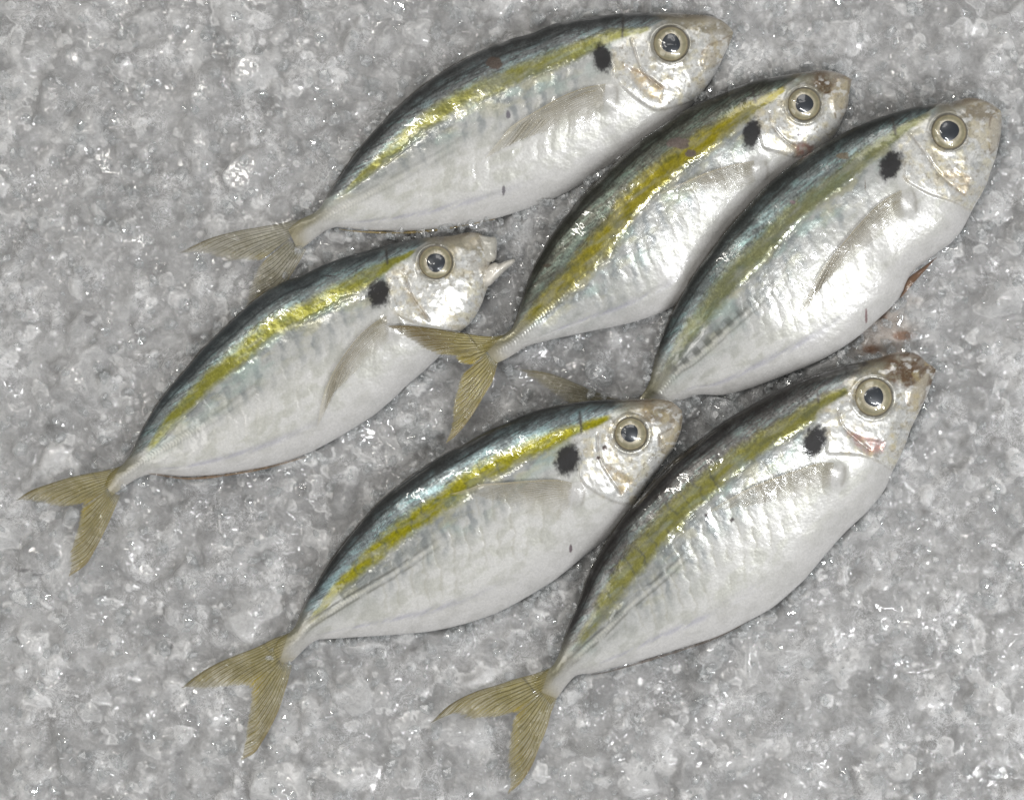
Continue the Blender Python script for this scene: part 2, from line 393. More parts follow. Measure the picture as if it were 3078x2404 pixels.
FISH.append(dict(
  label='rightmost fish, plump with faded olive stripe and a dark brown fin under its belly', latline=0.6, dash=0.7,
  dorsal=T(Z3,(560,1335),(588,1305),(620,1255),(640,1180),(660,1110),(690,1030),(730,940),(780,850),(830,770),(890,690),(950,610),(1030,520))
    + T(CH,(0,880),(150,745),(350,603),(500,510),(700,400),(880,320),(1100,245),(1250,205),(1400,175),(1550,160),(1640,140),(1720,122),(1800,130),(1880,160),(1940,195),(1980,230),(1994,270)),
  ventral=T(CH,(1992,400),(1972,520),(1942,640),(1905,740),(1870,850),(1830,930),(1745,1080),(1700,1170),(1640,1270),(1560,1355),(1480,1410),(1400,1470),(1300,1545),(1240,1605))
    + T(CB,(1703,415),(1680,480),(1640,540),(1560,630),(1450,730),(1350,820),(1200,930),(1050,1020),(900,1090),(750,1150),(600,1210),(450,1265),(300,1310),(170,1332))
    + T(Z3,(830,1297),(780,1312),(730,1330),(680,1350),(640,1365)),
  eye=T1(CH,1552,412,152), pupil=T1(CH,1552,402,80), spot=T1(CH,1058,690,82,125), spot_rot=-28,
  stripe=T(CH,(1390,255,40),(1250,340,70),(1100,440,90),(980,540,120),(800,655,130),(650,800,140),(450,950,150),(250,1100,155),(100,1250,160),(0,1360,165))
    + T(Z3,(1000,780,86),(930,860,84),(870,940,78),(800,1025,66),(750,1105,52),(715,1165,38),(680,1230,25)),
  opercle=T(CH,(1075,480),(1110,600),(1170,730),(1180,810),(1260,870),(1400,940),(1580,1000),(1700,1060),(1742,1080)),
  preop=T(CH,(1230,440),(1330,570),(1420,700),(1520,820),(1660,930)),
  gap=T(CH,(1500,770),(1600,740),(1720,800),(1680,940),(1580,890)), gap_col=(0.62,0.52,0.38), gap_edge=(0.40,0.28,0.14),
  maxilla=T(CH,(1985,260),(1985,420),(1960,540),(1900,600),(1880,450),(1900,300),(1950,230)),
  pect_lead=T(CH,(1150,905),(1060,950),(960,1022),(850,1130),(740,1250),(640,1372),(500,1545))+T(CB,(960,390),(890,530),(830,690)),
  pect_trail=T(CB,(830,690),(905,565),(1000,445),(1130,340),(1210,260)), pect_base=T1(CH,1180,1115),
  nape=T(CH,(1075,300),(1100,430)),
  tail_up=T(BT,(2085,1075),(1960,1092),(1880,1080),(1750,1030),(1600,968),(1450,905),(1300,862),(1120,845)),
  tail_up_tr=T(BT,(1120,845),(1180,910),(1280,975),(1400,1060),(1520,1130),(1650,1190)),
  tail_lo=T(BT,(2250,1180),(2150,1280),(2050,1390),(1950,1500),(1850,1600)),
  tail_lo_tr=T(BT,(1850,1600),(1830,1480),(1800,1380),(1760,1290),(1690,1210)),
  tail_root=T1(BT,2080,1170), z=0.0095, tilt=0.16, tail_z=0.0035, tail_alpha=0.62, sink_tail=0.007,
  back=(0.125,0.150,0.165), back_top=(0.045,0.048,0.045), stripe_col=(0.25,0.235,0.07), snout=(0.30,0.24,0.17), snout_amt=0.45, vivid=0.55,
  pelvic=T(CB,(1960,195),(1900,262),(1820,352),(1750,432),(1655,535),(1672,485),(1700,405),(1742,352),(1800,310)), pelvic_col=(0.13,0.075,0.045),
  dorsal_rng=(0.06,0.58), scars=[(T1(CH,660,615,55,28),(0.12,0.10,0.07)),(T1(CB,1375,680,10,60),(0.20,0.13,0.13)),(T1(CH,845,865,5,45),(0.16,0.14,0.12)),(T1(CH,230,1005,28,16),(0.16,0.12,0.13))]))
FISH.append(dict(
  label='leftmost fish, silver with open mouth and pointed lower jaw',
  dorsal=T(DT,(860,560),(905,470),(950,430),(1000,400),(1030,365),(1075,310),(1110,230),(1150,150),(1200,60))
    + T(Z4,(640,780),(700,700),(770,620),(830,548),(900,478),(980,403),(1040,348),(1100,303),(1170,265))
    + T(DH,(0,495),(150,420),(300,360),(450,310),(600,270),(800,215),(1000,180),(1150,165),(1280,155),(1350,137),(1420,133),(1490,147),(1545,200),(1570,280)),
  ventral=T(DH,(1572,380),(1570,470),(1560,550),(1530,625),(1495,725),(1440,825),(1395,885),(1320,950),(1240,1045),(1150,1150),(1000,1290),(900,1372),(800,1470),(700,1560),(600,1640))
    + T(Z4,(1478,853),(1400,900),(1300,955),(1200,995),(1100,1025),(1000,1043),(900,1058),(800,1066),(740,1066),(680,1060))
    + T(DT,(1200,485),(1150,503),(1090,533),(1030,572),(980,610),(930,645)),
  eye=T1(DH,1118,377,141), pupil=T1(DH,1120,380,73), spot=T1(DH,650,630,84,108), spot_rot=-12,
  stripe=T(DH,(950,280,25),(850,340,50),(740,392,70),(640,455,110),(500,540,130),(350,612,130),(150,720,140),(0,802,150))
    + T(Z4,(1100,470,75),(1000,558,72),(900,640,68),(800,735,58),(720,815,48),(660,890,38),(610,955,22)),
  opercle=T(DH,(700,480),(725,580),(740,700),(735,745),(800,805),(900,855),(1000,890),(1150,920),(1280,940)),
  preop=T(DH,(870,500),(900,600),(930,680),(1000,780),(1060,850)),
  gap=T(DH,(870,600),(920,640),(1000,760),(1040,830),(980,800),(900,690)), gap_col=(0.55,0.48,0.34), gap_edge=(0.4,0.32,0.2),
  maxilla=T(DH,(1480,420),(1560,400),(1590,430),(1570,500),(1490,490)),
  pect_lead=T(DH,(715,818),(660,845),(600,885),(500,972),(400,1092),(300,1240),(220,1400),(180,1530))+T(Z4,(1300,868)),
  pect_trail=T(Z4,(1300,868),(1335,770),(1400,700),(1470,630),(1510,600)), pect_base=T1(DH,740,1010),
  nape=T(DH,(712,270),(722,385)),
  tail_up=T(DT,(985,412),(860,447),(720,472),(560,507),(400,557),(250,612),(130,690)),
  tail_up_tr=T(DT,(130,690),(300,718),(450,748),(560,745),(620,735),(680,720),(650,765)),
  tail_lo=T(DT,(985,655),(950,740),(880,900),(800,1060),(720,1200),(640,1270),(565,1318)),
  tail_lo_tr=T(DT,(565,1318),(560,1180),(580,1080),(620,950),(640,860),(655,775)),
  tail_root=T1(DT,880,610), z=0.0060, tilt=0.08, tail_z=0.004, tail_alpha=0.74,
  back=(0.185,0.218,0.240), back_top=(0.060,0.068,0.070), stripe_col=(0.38,0.34,0.035), snout=(0.30,0.27,0.20), snout_amt=0.5, vivid=0.85,
  anal=T(Z4,(1260,985),(1100,1030),(950,1058),(820,1074),(740,1074),(660,1062),(610,1055)), anal_w=6, anal_col=(0.20,0.105,0.03),
  lower_jaw=T(DH,(1770,372),(1755,352),(1690,368),(1640,388),(1600,380),(1530,420),(1480,480),(1500,580),(1560,570),(1610,525),(1680,455),(1740,405)),
  upper_jaw=T(DH,(1470,150),(1500,158),(1560,168),(1605,172),(1622,205),(1620,290),(1614,345),(1590,372),(1530,390),(1480,360),(1460,250)),
  dorsal_rng=(0.06,0.60), scars=[(T1(DH,250,490,45,7),(0.09,0.08,0.08))]))
FISH.append(dict(
  label='fish with vivid yellow stripe and shiny blue back, its snout lying on another tail', ribs=0.7, latline=0.85,
  dorsal=T(ET,(880,560),(915,475),(960,437),(1000,415),(1050,365),(1080,300),(1120,210),(1170,110))
    + T(Z5,(600,866),(640,800),(700,715),(760,640),(830,560),(900,495),(1000,420),(1100,355),(1180,312))
    + T(EH,(0,410),(200,320),(400,240),(600,190),(800,155),(1000,140),(1150,135),(1300,131),(1450,134),(1540,150),(1590,180),(1630,220),(1642,270)),
  ventral=T(EH,(1640,330),(1612,440),(1562,550),(1505,620),(1470,675),(1400,770),(1310,900),(1240,1005),(1170,1105),(1090,1208),(1000,1295),(850,1410),(700,1535),(560,1640))
    + T(Z5,(1450,910),(1350,965),(1250,1005),(1150,1035),(1050,1055),(950,1065),(850,1072),(750,1078),(680,1083))
    + T(ET,(1300,465),(1250,468),(1200,492),(1140,540),(1090,590),(1040,640),(980,680)),
  eye=T1(EH,1218,421,138), pupil=T1(EH,1208,413,68), spot=T1(EH,700,632,92,122), spot_rot=-15,
  stripe=T(EH,(1050,280,40),(950,325,70),(820,370,80),(720,400,100),(600,450,120),(400,540,130),(200,640,140),(0,740,150))
    + T(Z5,(1150,500,75),(1050,570,75),(950,640,72),(870,710,68),(800,770,62),(730,840,52),(670,900,42),(620,960,30),(570,1015,20)),
  opercle=T(EH,(720,450),(760,550),(800,680),(800,775),(870,860),(1000,940),(1130,990),(1220,1000)),
  preop=T(EH,(945,430),(960,600),(1030,740),(1140,900)),
  gap=T(EH,(1000,680),(1080,720),(1220,810),(1140,900),(1060,800)), gap_col=(0.58,0.47,0.28), gap_edge=(0.42,0.3,0.14),
  maxilla=T(EH,(1635,260),(1620,400),(1570,510),(1500,590),(1450,540),(1450,430),(1560,370),(1590,260)),
  pect_lead=T(EH,(735,820),(600,797),(400,802),(200,818),(0,832))+T(Z5,(1200,488),(1130,508)),
  pect_trail=T(Z5,(1130,508),(1220,532),(1300,545),(1380,570),(1450,605),(1540,625)), pect_base=T1(EH,725,1010),
  nape=T(EH,(798,240),(812,400)),
  tail_up=T(ET,(1000,415),(880,460),(740,530),(560,600),(400,670),(250,760),(120,865)),
  tail_up_tr=T(ET,(120,865),(220,880),(350,882),(450,868),(560,856),(650,852),(690,885)),
  tail_lo=T(ET,(1030,680),(1000,800),(960,930),(920,1050),(860,1180),(790,1300),(720,1400),(610,1460)),
  tail_lo_tr=T(ET,(610,1460),(640,1300),(645,1220),(660,1120),(680,1030),(685,950),(685,895)),
  tail_root=T1(ET,930,650), z=0.0075, tilt=0.14, tail_z=0.004, tail_alpha=0.72, lift_head=0.004,
  back=(0.160,0.198,0.228), back_top=(0.050,0.052,0.050), stripe_col=(0.47,0.40,0.02), snout=(0.24,0.18,0.11), snout_amt=0.7, vivid=1.0,
  dorsal_rng=(0.06,0.60), scars=[(T1(EH,1005,535,20,24),(0.06,0.04,0.035)),(T1(EH,950,618,18,14),(0.06,0.04,0.035)),(T1(EH,725,1355,14,34),(0.12,0.09,0.10))]))
FISH.append(dict(
  label='lowest fish at right, dark back, brown snout and red gill showing', ribs=0.85, gold=0.45, latline=0.75,
  dorsal=T(FT,(1110,760),(1150,690),(1200,645),(1250,610),(1290,550),(1330,450),(1370,330),(1430,190),(1490,50))
    + T(Z6,(630,890),(670,810),(720,730),(770,660),(830,590),(900,510),(960,450))
    + T(FH,(0,880),(200,730),(400,610),(600,500),(800,405),(1000,330),(1200,270),(1400,225),(1500,200),(1570,172),(1650,157),(1730,160),(1800,180),(1845,215),(1875,245),(1905,262),(1935,285),(1945,300)),
  ventral=T(FH,(1942,330),(1910,420),(1870,530),(1820,630),(1780,710),(1740,790),(1710,880),(1660,1000),(1600,1120),(1580,1160),(1530,1280),(1450,1390),(1350,1500),(1240,1600))
    + T(Z6,(1540,760),(1480,830),(1400,920),(1320,990),(1220,1050),(1120,1102),(1000,1142),(900,1172),(800,1202),(700,1228))
    + T(FT,(1574,668),(1500,672),(1440,692),(1400,732),(1350,792),(1310,850),(1260,905)),
  eye=T1(FH,1435,530,160), pupil=T1(FH,1440,525,77), spot=T1(FH,952,880,84,120), spot_rot=-20,
  stripe=T(FH,(1230,465,50),(1130,510,80),(1020,570,100),(900,665,140),(750,765,150),(550,885,150),(350,1025,160),(150,1180,165),(0,1310,170))
    + T(Z6,(950,660,86),(870,750,90),(800,840,85),(740,920,75),(690,1000,60),(640,1070,44),(595,1135,28)),
  opercle=T(FH,(960,700),(1000,790),(1060,880),(1060,985),(1200,990),(1350,1010),(1480,1060),(1590,1135)),
  preop=T(FH,(1140,640),(1180,760),(1280,860),(1400,960)),
  gap=T(FH,(1230,820),(1380,870),(1520,900),(1500,970),(1400,1000),(1290,920)), gap_col=(0.42,0.20,0.17), gap_edge=(0.30,0.10,0.09),
  maxilla=T(FH,(1910,300),(1880,430),(1840,560),(1780,640),(1715,590),(1720,480),(1790,400),(1860,320)),
  pect_lead=T(FH,(1110,1068),(980,1072),(800,1130),(600,1200),(400,1282),(200,1392),(60,1480)),
  pect_trail=T(FH,(60,1480),(250,1470),(450,1430),(650,1395),(850,1370)), pect_base=T1(FH,1080,1255),
  nape=T(FH,(972,480),(985,570)),
  tail_up=T(FT,(1230,622),(1100,672),(950,712),(800,762),(650,806),(500,872),(380,950),(250,1078)),
  tail_up_tr=T(FT,(250,1078),(350,1030),(450,1003),(550,1050),(680,1040),(800,1030),(900,1000),(955,1000)),
  tail_lo=T(FT,(1295,875),(1250,980),(1210,1120),(1150,1270),(1090,1420),(1000,1560),(890,1660)),
  tail_lo_tr=T(FT,(890,1660),(895,1560),(880,1400),(885,1300),(900,1200),(920,1080),(955,1010)),
  tail_root=T1(FT,1170,820), z=0.0095, tilt=0.16, tail_z=0.0045, tail_alpha=0.76, sink_tail=0.003,
  back=(0.125,0.130,0.140), back_top=(0.035,0.032,0.030), stripe_col=(0.37,0.32,0.05), snout=(0.13,0.075,0.04), snout_amt=0.9, vivid=0.8,
  anal=T(Z6,(1220,1052),(1100,1112),(1000,1148),(900,1180),(800,1210),(700,1238),(640,1248)), anal_w=6, anal_col=(0.10,0.07,0.05),
  dorsal_rng=(0.06,0.60), scars=[(T1(FH,65,1495,22,16),(0.05,0.04,0.04)),(T1(FH,275,1535,18,18),(0.05,0.04,0.04)),(T1(FH,540,1370,14,9),(0.06,0.05,0.05)),(T1(FH,1570,1200,0.1,0.1),(0.1,0.1,0.1))]))

class Body:
    """local frame of one fish: s runs from the tail root to the snout, t towards the back"""
    def __init__(self, f):
        self.f = f
        D = np.array(f['dorsal'])[:, :2]; V = np.array(f['ventral'])[:, :2]
        tip = D[-1]
        root = (D[0] + V[-1]) / 2
        ax = (tip - root); self.L = np.linalg.norm(ax); ax /= self.L
        self.o = root; self.ax = ax; self.up = np.array([ax[1], -ax[0]])   # up = towards the back (image y is down)
        def loc(P): q = P - root; return np.stack([q @ ax, q @ self.up], 1)
        d = loc(D); v = loc(np.vstack([tip[None], V]))[::-1]
        def mono(a):
            keep = [a[0]]
            for p in a[1:]:
                if p[0] > keep[-1][0] + 1.0: keep.append(p)
            return np.array(keep)
        d = mono(d); v = mono(v)
        self.s0 = min(d[0, 0], v[0, 0]); self.s1 = d[-1, 0]
        if v[-1, 0] < self.s1 - 2: v = np.vstack([v, [self.s1, d[-1, 1] - 4]])
        else: v[-1] = [self.s1, min(v[-1, 1], d[-1, 1] - 4)]
        # the tip closes
        self.d = d; self.v = v
        st = np.array(f['stripe']); sl = loc(st[:, :2])
        k = np.argsort(sl[:, 0]); self.st = np.column_stack([sl[k], st[k, 2]])
    def local(self, P):
        q = P - self.o; return q @ self.ax, q @ self.up
    def plan(self, s, t):
        return self.o + s[..., None] * self.ax + t[..., None] * self.up
    def td(self, s): return pchip(self.d[:, 0], self.d[:, 1], s)
    def tv(self, s): return pchip(self.v[:, 0], self.v[:, 1], s)
    def half(self, s):
        """half thickness of the body in photograph pixels"""
        q = np.clip((s - self.s0) / (self.s1 - self.s0), 0, 1)
        w = np.interp(q, [0, 0.04, 0.10, 0.22, 0.38, 0.55, 0.70, 0.80, 0.88, 0.94, 0.98, 1.0],
                         [3, 12, 26, 50, 76, 92, 98, 95, 86, 68, 40, 8])
        return w * self.L / 1560.0
    def zc(self, s, t):
        """height of the middle plane (m)"""
        q = (s - self.s0) / (self.s1 - self.s0)
        z = self.f['z'] + self.f.get('lift_head', 0) * smooth(0.5, 1.0, q) - self.f.get('sink_tail', 0) * smooth(0.35, 0.0, q)
        z = np.interp(q, [0, 0.18, 1], [0, 1, 1]) * (z - self.f['tail_z']) + self.f['tail_z']
        mid = (self.td(s) + self.tv(s)) / 2
        return z + np.tan(self.f['tilt']) * (t - mid) * MPP
    def prof(self, s, t):
        """height of the upper flank above the middle plane, 0..1 of the half thickness"""
        a = self.tv(s); b = self.td(s)
        x = np.clip(2 * (t - a) / (b - a + 1e-9) - 1, -1, 1)
        x = x - 0.10 * (1 - x * x)
        return np.clip(1 - np.abs(x) ** 2.3, 0, 1) ** 0.56
    def surf(self, P):
        s, t = self.local(P)
        s = np.clip(s, self.s0, self.s1)
        return self.zc(s, t) + self.prof(s, t) * self.half(s) * MPP

def lerp3(a, b, m): return a + (np.asarray(b) - a) * m[:, None]

def build_body(f, B, idx, parent):
    NU, NV, NB = 560, 150, 22
    q = np.linspace(0, 1, NU)
    q = 1 - (1 - q) ** 1.35
    s = B.s0 + (B.s1 - B.s0) * q
    th = np.linspace(0, np.pi, NV)
    c = 0.72 * (-np.cos(th)) + 0.28 * (2 * th / np.pi - 1)     # -1 belly .. +1 back
    S = np.repeat(s[:, None], NV, 1)
    a = B.tv(s)[:, None]; b = B.td(s)[:, None]
    Tt = a + (b - a) * (c[None] + 1) / 2
    P = B.plan(S, Tt).reshape(-1, 2)
    ss = S.ravel(); tt = Tt.ravel(); n = len(ss)
    zc = B.zc(ss, tt); pr = B.prof(ss, tt); hw = B.half(ss)
    rel = (tt - B.tv(ss)) / (B.td(ss) - B.tv(ss) + 1e-9)
    qq = (ss - B.s0) / (B.s1 - B.s0)
    sd = idx * 101
    # --- masks
    st_t = pchip(B.st[:, 0], B.st[:, 1], ss); st_w = np.interp(ss, B.st[:, 0], B.st[:, 2]) / 2
    st_in = smooth(B.st[0, 0] - 25, B.st[0, 0] + 25, ss) * smooth(B.st[-1, 0] + 12, B.st[-1, 0] - 12, ss)
    px, py = P[:, 0], P[:, 1]
    wob = (fbm(px / 30, py / 30, sd + 1) - 0.5) * 0.9 + (fbm(px / 9, py / 9, sd + 2, 3) - 0.5) * 0.7
    dd = (tt - st_t) / st_w + wob * 0.60
    stripe = smooth(1.60, 0.45, np.abs(dd)) * st_in
    above = smooth(0.2, 1.1, dd)
    E = np.array(f['eye'][:2]); R = f['eye'][2]
    re = np.hypot(px - E[0], py - E[1]) / R
    es, et = B.local(E[None]); es, et = es[0], et[0]
    ls = (ss - es) / R; lt = (tt - et) / R            # head coordinates in eye radii
    dop, sop, pop = poly_dist(P, resample(f['opercle'], 40))
    # rear of the opercle = body side
    opl = np.array(f['opercle'])
    head = smooth(-12, 12, -dop * sop)                # 1 in front of the gill opening
    front = smooth(-4.2, -3.4, ls)
    # along-body streak coordinates
    fine = fbm(ss / 5, tt / 3, sd + 3, 3)
    mid = fbm(ss / 40, tt / 22, sd + 4, 4)
    speck = fbm(px / 4, py / 4, sd + 5, 2)
    # --- colour
    belly = np.array([0.52, 0.515, 0.495]); silver = np.array([0.225, 0.24, 0.235])
    C = np.tile(belly, (n, 1))
    C = lerp3(C, np.array([0.39, 0.39, 0.34]), smooth(0.35, 0.7, mid) * 0.6)
    C = lerp3(C, np.array([0.48, 0.47, 0.46]), smooth(0.25, 0.05, rel) * 0.8)
    # silver-blue band below the stripe with darker myotome smudges
    below = smooth(-5.2, -1.0, dd + 1.2 * (mid - 0.5)) * (1 - above)
    ph = (ss - (tt - st_t) * 0.10 + 0.0011 * (tt - st_t) ** 2 + 34 * (mid - 0.5)) / 52.0
    bands = 0.5 + 0.5 * np.cos(ph * 2 * np.pi)
    crease = np.exp(-((np.abs(np.mod(ph, 1) - 0.5)) / 0.085) ** 2) * smooth(0.30, 0.55, fbm(ss / 60, tt / 60, sd + 30, 3))
    C = lerp3(C, silver, below * (0.55 + 0.45 * smooth(0.4, 0.7, mid)))
    C = lerp3(C, np.array([0.33, 0.335, 0.325]), smooth(-7.5, -3.0, dd + 1.5 * (mid - 0.5)) * (1 - below) * (1 - above) * 0.6)
    smud = smooth(0.45, 0.95, bands) * smooth(-6.0, -3.4, dd) * smooth(-1.0, -2.0, dd) * smooth(0.20, 0.34, qq) * smooth(0.74, 0.62, qq)
    C = lerp3(C, np.array([0.19, 0.205, 0.21]), smud * 0.75 * smooth(0.25, 0.6, fbm(ss / 25, tt / 60, sd + 6)))
    rib = crease * smooth(0.16, 0.28, qq) * smooth(0.76, 0.66, qq) * smooth(-1.0, -1.8, dd) * smooth(0.16, 0.30, rel)
    C = lerp3(C, np.array([0.33, 0.32, 0.27]), rib * f.get('ribs', 0.25) * 0.6)
    # iridescent pink / green / blue washes
    i1 = smooth(0.52, 0.72, fbm(ss / 90, tt / 40, sd + 7)); i2 = smooth(0.52, 0.72, fbm(ss / 70, tt / 30, sd + 8))
    C = lerp3(C, np.array([0.34, 0.43, 0.39]), i1 * below * 0.6)
    C = lerp3(C, np.array([0.43, 0.41, 0.27]), i2 * below * 0.5)
    # lavender line along the belly fold
    fold = np.exp(-((rel - 0.13 - 0.03 * np.sin(qq * 5)) / 0.022) ** 2) * smooth(0.04, 0.2, qq) * smooth(0.55, 0.3, qq)
    C = lerp3(C, np.array([0.33, 0.325, 0.38]), fold * 0.6 * smooth(0.25, 0.6, fbm(ss / 60, tt / 8, sd + 9)))
    # the back
    bk = np.array(f['back']) * np.array([1.18, 1.10, 0.98]) * (1.0 if f['back'][2] > 0.15 else 0.85); bt = np.array(f['back_top'])
    B1 = np.tile(bk, (n, 1))
    B1 = lerp3(B1, bk * np.array([1.45, 1.75, 1.80]), smooth(0.50, 0.72, fbm(ss / 60, tt / 14, sd + 10)) * 0.8)
    B1 = lerp3(B1, bk * 0.55, smooth(0.52, 0.75, fbm(ss / 26, tt / 7, sd + 11)) * 0.75)
    B1 = lerp3(B1, bk * np.array([1.4, 1.85, 1.8]), smooth(0.62, 0.75, fbm(ss / 34, tt / 4, sd + 12)) * 0.75)
    B1 = lerp3(B1, bk * 0.30, smooth(0.60, 0.72, fbm(ss / 70, tt / 2.6, sd + 34, 3)) * 0.7)
    B1 = lerp3(B1, bk * np.array([1.7, 1.95, 1.95]), smooth(0.66, 0.78, fbm(ss / 16, tt / 3.5, sd + 35, 3)) * 0.6)
    B1 = lerp3(B1, bt * 0.7, np.exp(-((rel - 0.925) / 0.008) ** 2) * smooth(0.1, 0.2, qq) * smooth(0.72, 0.6, qq) * 0.8)
    B1 = lerp3(B1, bt * 0.8, smooth(0.86, 0.985, rel + (mid - 0.5) * 0.08))
    B1 = B1 * (0.82 + 0.36 * speck)[:, None]
    C = lerp3(C, B1, above * np.where(qq > 0, 1, 1))
    # pigment flecks along the stripe and under it
    sc = np.array(f['stripe_col'])
    stc = np.tile(sc, (n, 1)) * (0.75 + 0.5 * fine)[:, None]
    stc = lerp3(stc, sc * np.array([1.5, 1.5, 2.2]), smooth(0.55, 0.75, fbm(ss / 20, tt / 4, sd + 13)) * 0.55)
    stc = lerp3(stc, bk * np.array([1.1, 1.15, 0.7]), smooth(0.5, 0.8, fbm(ss / 45, tt / 20, sd + 14)) * 0.55)
    stc = lerp3(stc, bk * 0.5, crease * f.get('ribs', 0.2) * smooth(0.12, 0.25, qq) * smooth(0.72, 0.6, qq) * 0.7)
    C = lerp3(C, stc * np.array([0.50, 0.545, 0.50]), stripe * (0.50 + 0.42 * f['vivid']) * (0.75 + 0.35 * smooth(0.3, 0.6, fbm(ss / 60, tt / 14, sd + 36))))
    # lateral line / scutes on the tail stalk
    ll_t = np.interp(qq, [0, 0.12, 0.30, 0.45, 0.6], [0.5, 0.50, 0.52, 0.56, 0.62])
    llr = (rel - ll_t) * (B.td(ss) - B.tv(ss))
    scut = np.exp(-(llr / 13.0) ** 2) * smooth(0.30, 0.16, qq) * smooth(0.0, 0.03, qq) * (0.4 + 0.8 * fbm(ss / 30, tt / 10, sd + 31))
    sp = 0.5 + 0.5 * np.sin(ss / 10.0 * 2 * np.pi + np.abs(llr) * 0.25 + 3 * mid)
    C = lerp3(C, np.array([0.20, 0.20, 0.16]), scut * sp * 0.38)
    C = lerp3(C, np.array([0.55, 0.53, 0.43]), scut * (1 - sp) * 0.35)
    lam = f.get('latline', 0.25) * smooth(0.46, 0.34, qq) * smooth(0.02, 0.06, qq) * smooth(0.25, 0.5, fbm(ss / 40, tt / 12, sd + 41))
    C = lerp3(C, np.array([0.10, 0.10, 0.085]), np.exp(-((llr - 13) / 4.5) ** 2) * lam)
    C = lerp3(C, np.array([0.12, 0.12, 0.10]), np.exp(-((llr + 9) / 4.0) ** 2) * lam * 0.8)
    C = lerp3(C, np.array([0.62, 0.60, 0.52]), np.exp(-((llr - 2) / 4.0) ** 2) * lam * 0.4)
    C = lerp3(C, np.array([0.20, 0.21, 0.20]), np.exp(-((llr - 34) / 14.0) ** 2) * lam * 0.7)
    dash = f.get('dash', 0) * np.exp(-((llr - 16) / 13.0) ** 4) * smooth(0.40, 0.62, 0.5 + 0.5 * np.sin(ss / 44.0 * 2 * np.pi)) * smooth(0.08, 0.12, qq) * smooth(0.36, 0.28, qq)
    C = lerp3(C, np.array([0.09, 0.095, 0.085]), dash)
    # tail stalk: olive above, pale lilac below
    C = lerp3(C, np.array([0.36, 0.35, 0.33]), smooth(0.14, 0.04, qq) * 0.8)
    C = lerp3(C, np.array([0.13, 0.12, 0.06]), smooth(0.13, 0.04, qq) * smooth(0.40, 0.72, rel) * 0.8)
    C = lerp3(C, np.array([0.25, 0.225, 0.15]), smooth(0.045, 0.0, qq + 0.02 * (mid - 0.5)) * 0.85)
    # --- head
    hd = head * smooth(-5.2, -4.2, ls)
    cheek = np.tile(np.array([0.52, 0.515, 0.49]), (n, 1))
    cheek = lerp3(cheek, np.array([0.56, 0.52, 0.38]), smooth(0.5, 0.75, fbm(px / 22, py / 22, sd + 15)) * 0.7)
    cheek = lerp3(cheek, np.array([0.36, 0.37, 0.37]), smooth(0.52, 0.78, fbm(px / 16, py / 26, sd + 16)) * 0.65)
    hmask = hd * (1 - above * st_in) * (1 - stripe)
    hmask = hmask * smooth(0.92, 0.72, rel)
    C = lerp3(C, cheek, np.clip(hmask, 0, 1) * 0.9)
    # crown and snout
    sn = np.array(f['snout'])
    hx = (px - E[0]) / R + 0.3 * (mid - 0.5); hy = (E[1] - py) / R + 0.5 * (fbm(px / 30, py / 30, sd + 32) - 0.5)
    crown = smooth(0.70, 1.10, hy + 0.12 * hx) * smooth(-1.3, 0.1, hx)
    C = lerp3(C, np.array([0.20, 0.18, 0.125]), crown * 0.85 * smooth(0.15, 0.5, fbm(px / 26, py / 14, sd + 38)))
    topd = smooth(0.86, 0.97, rel) * smooth(-1.0, 0.5, (px - E[0]) / R)
    C = lerp3(C, np.array([0.075, 0.055, 0.035]), topd * 0.75)
    brown = smooth(0.40, 0.95, hy + 0.10 * hx) * smooth(0.2, 0.9, hx)
    C = lerp3(C, sn * 0.8, brown * f['snout_amt'] * smooth(0.15, 0.5, fbm(px / 18, py / 18, sd + 17)))
    frontm = smooth(1.45, 2.0, hx) * smooth(-1.2, -0.4, hy)
    C = lerp3(C, np.array([0.40, 0.375, 0.325]), frontm * (1 - brown) * 0.5 * smooth(0.2, 0.6, fbm(px / 20, py / 20, sd + 37)))
    tipm = smooth(1.75, 2.6, ls) * smooth(-1.6, -0.6, hy)
    C = lerp3(C, np.array([0.42, 0.39, 0.34]), tipm * 0.5 * smooth(0.3, 0.6, mid))
    mxm = poly_soft(P, f['maxilla'], 7)
    C = lerp3(C, np.array([0.44, 0.395, 0.31]), mxm * 0.75)
    mxd, _, _ = poly_dist(P, np.vstack([f['maxilla'], f['maxilla'][:1]]))
    C = lerp3(C, np.array([0.17, 0.13, 0.09]), np.exp(-(mxd / 3.2) ** 2) * 0.7 * smooth(0.3, 0.55, fbm(px / 25, py / 25, sd + 33)))
    # ring round the eye
    C = lerp3(C, np.array([0.20, 0.19, 0.155]), smooth(1.40, 1.02, re + 0.25 * (fbm(px / 16, py / 16, sd + 40) - 0.5)) * 0.75)
    # gill slit and pale gap
    gm = poly_soft(P, f['gap'], 10)
    C = lerp3(C, np.array(f['gap_col']), gm * (0.25 + 0.5 * smooth(0.3, 0.6, fbm(px / 14, py / 14, sd + 18))))
    gl = np.array(f['gap']); gd, gs, gp = poly_dist(P, gl[:4])
    C = lerp3(C, np.array(f['gap_edge']), np.exp(-(gd / 7) ** 2) * 0.45)
    dpre, spre, _ = poly_dist(P, resample(f['preop'], 30))
    C = lerp3(C, np.array([0.22, 0.19, 0.15]), np.exp(-(dpre / 3.5) ** 2) * 0.55)
    C = lerp3(C, np.array([0.26, 0.23, 0.19]), np.exp(-(dop / 3.0) ** 2) * 0.32 * smooth(0.25, 0.5, pop))
    dn, _, _ = poly_dist(P, f['nape'])
    C = lerp3(C, np.array([0.06, 0.055, 0.05]), np.exp(-(dn / 4.5) ** 2) * 0.85)
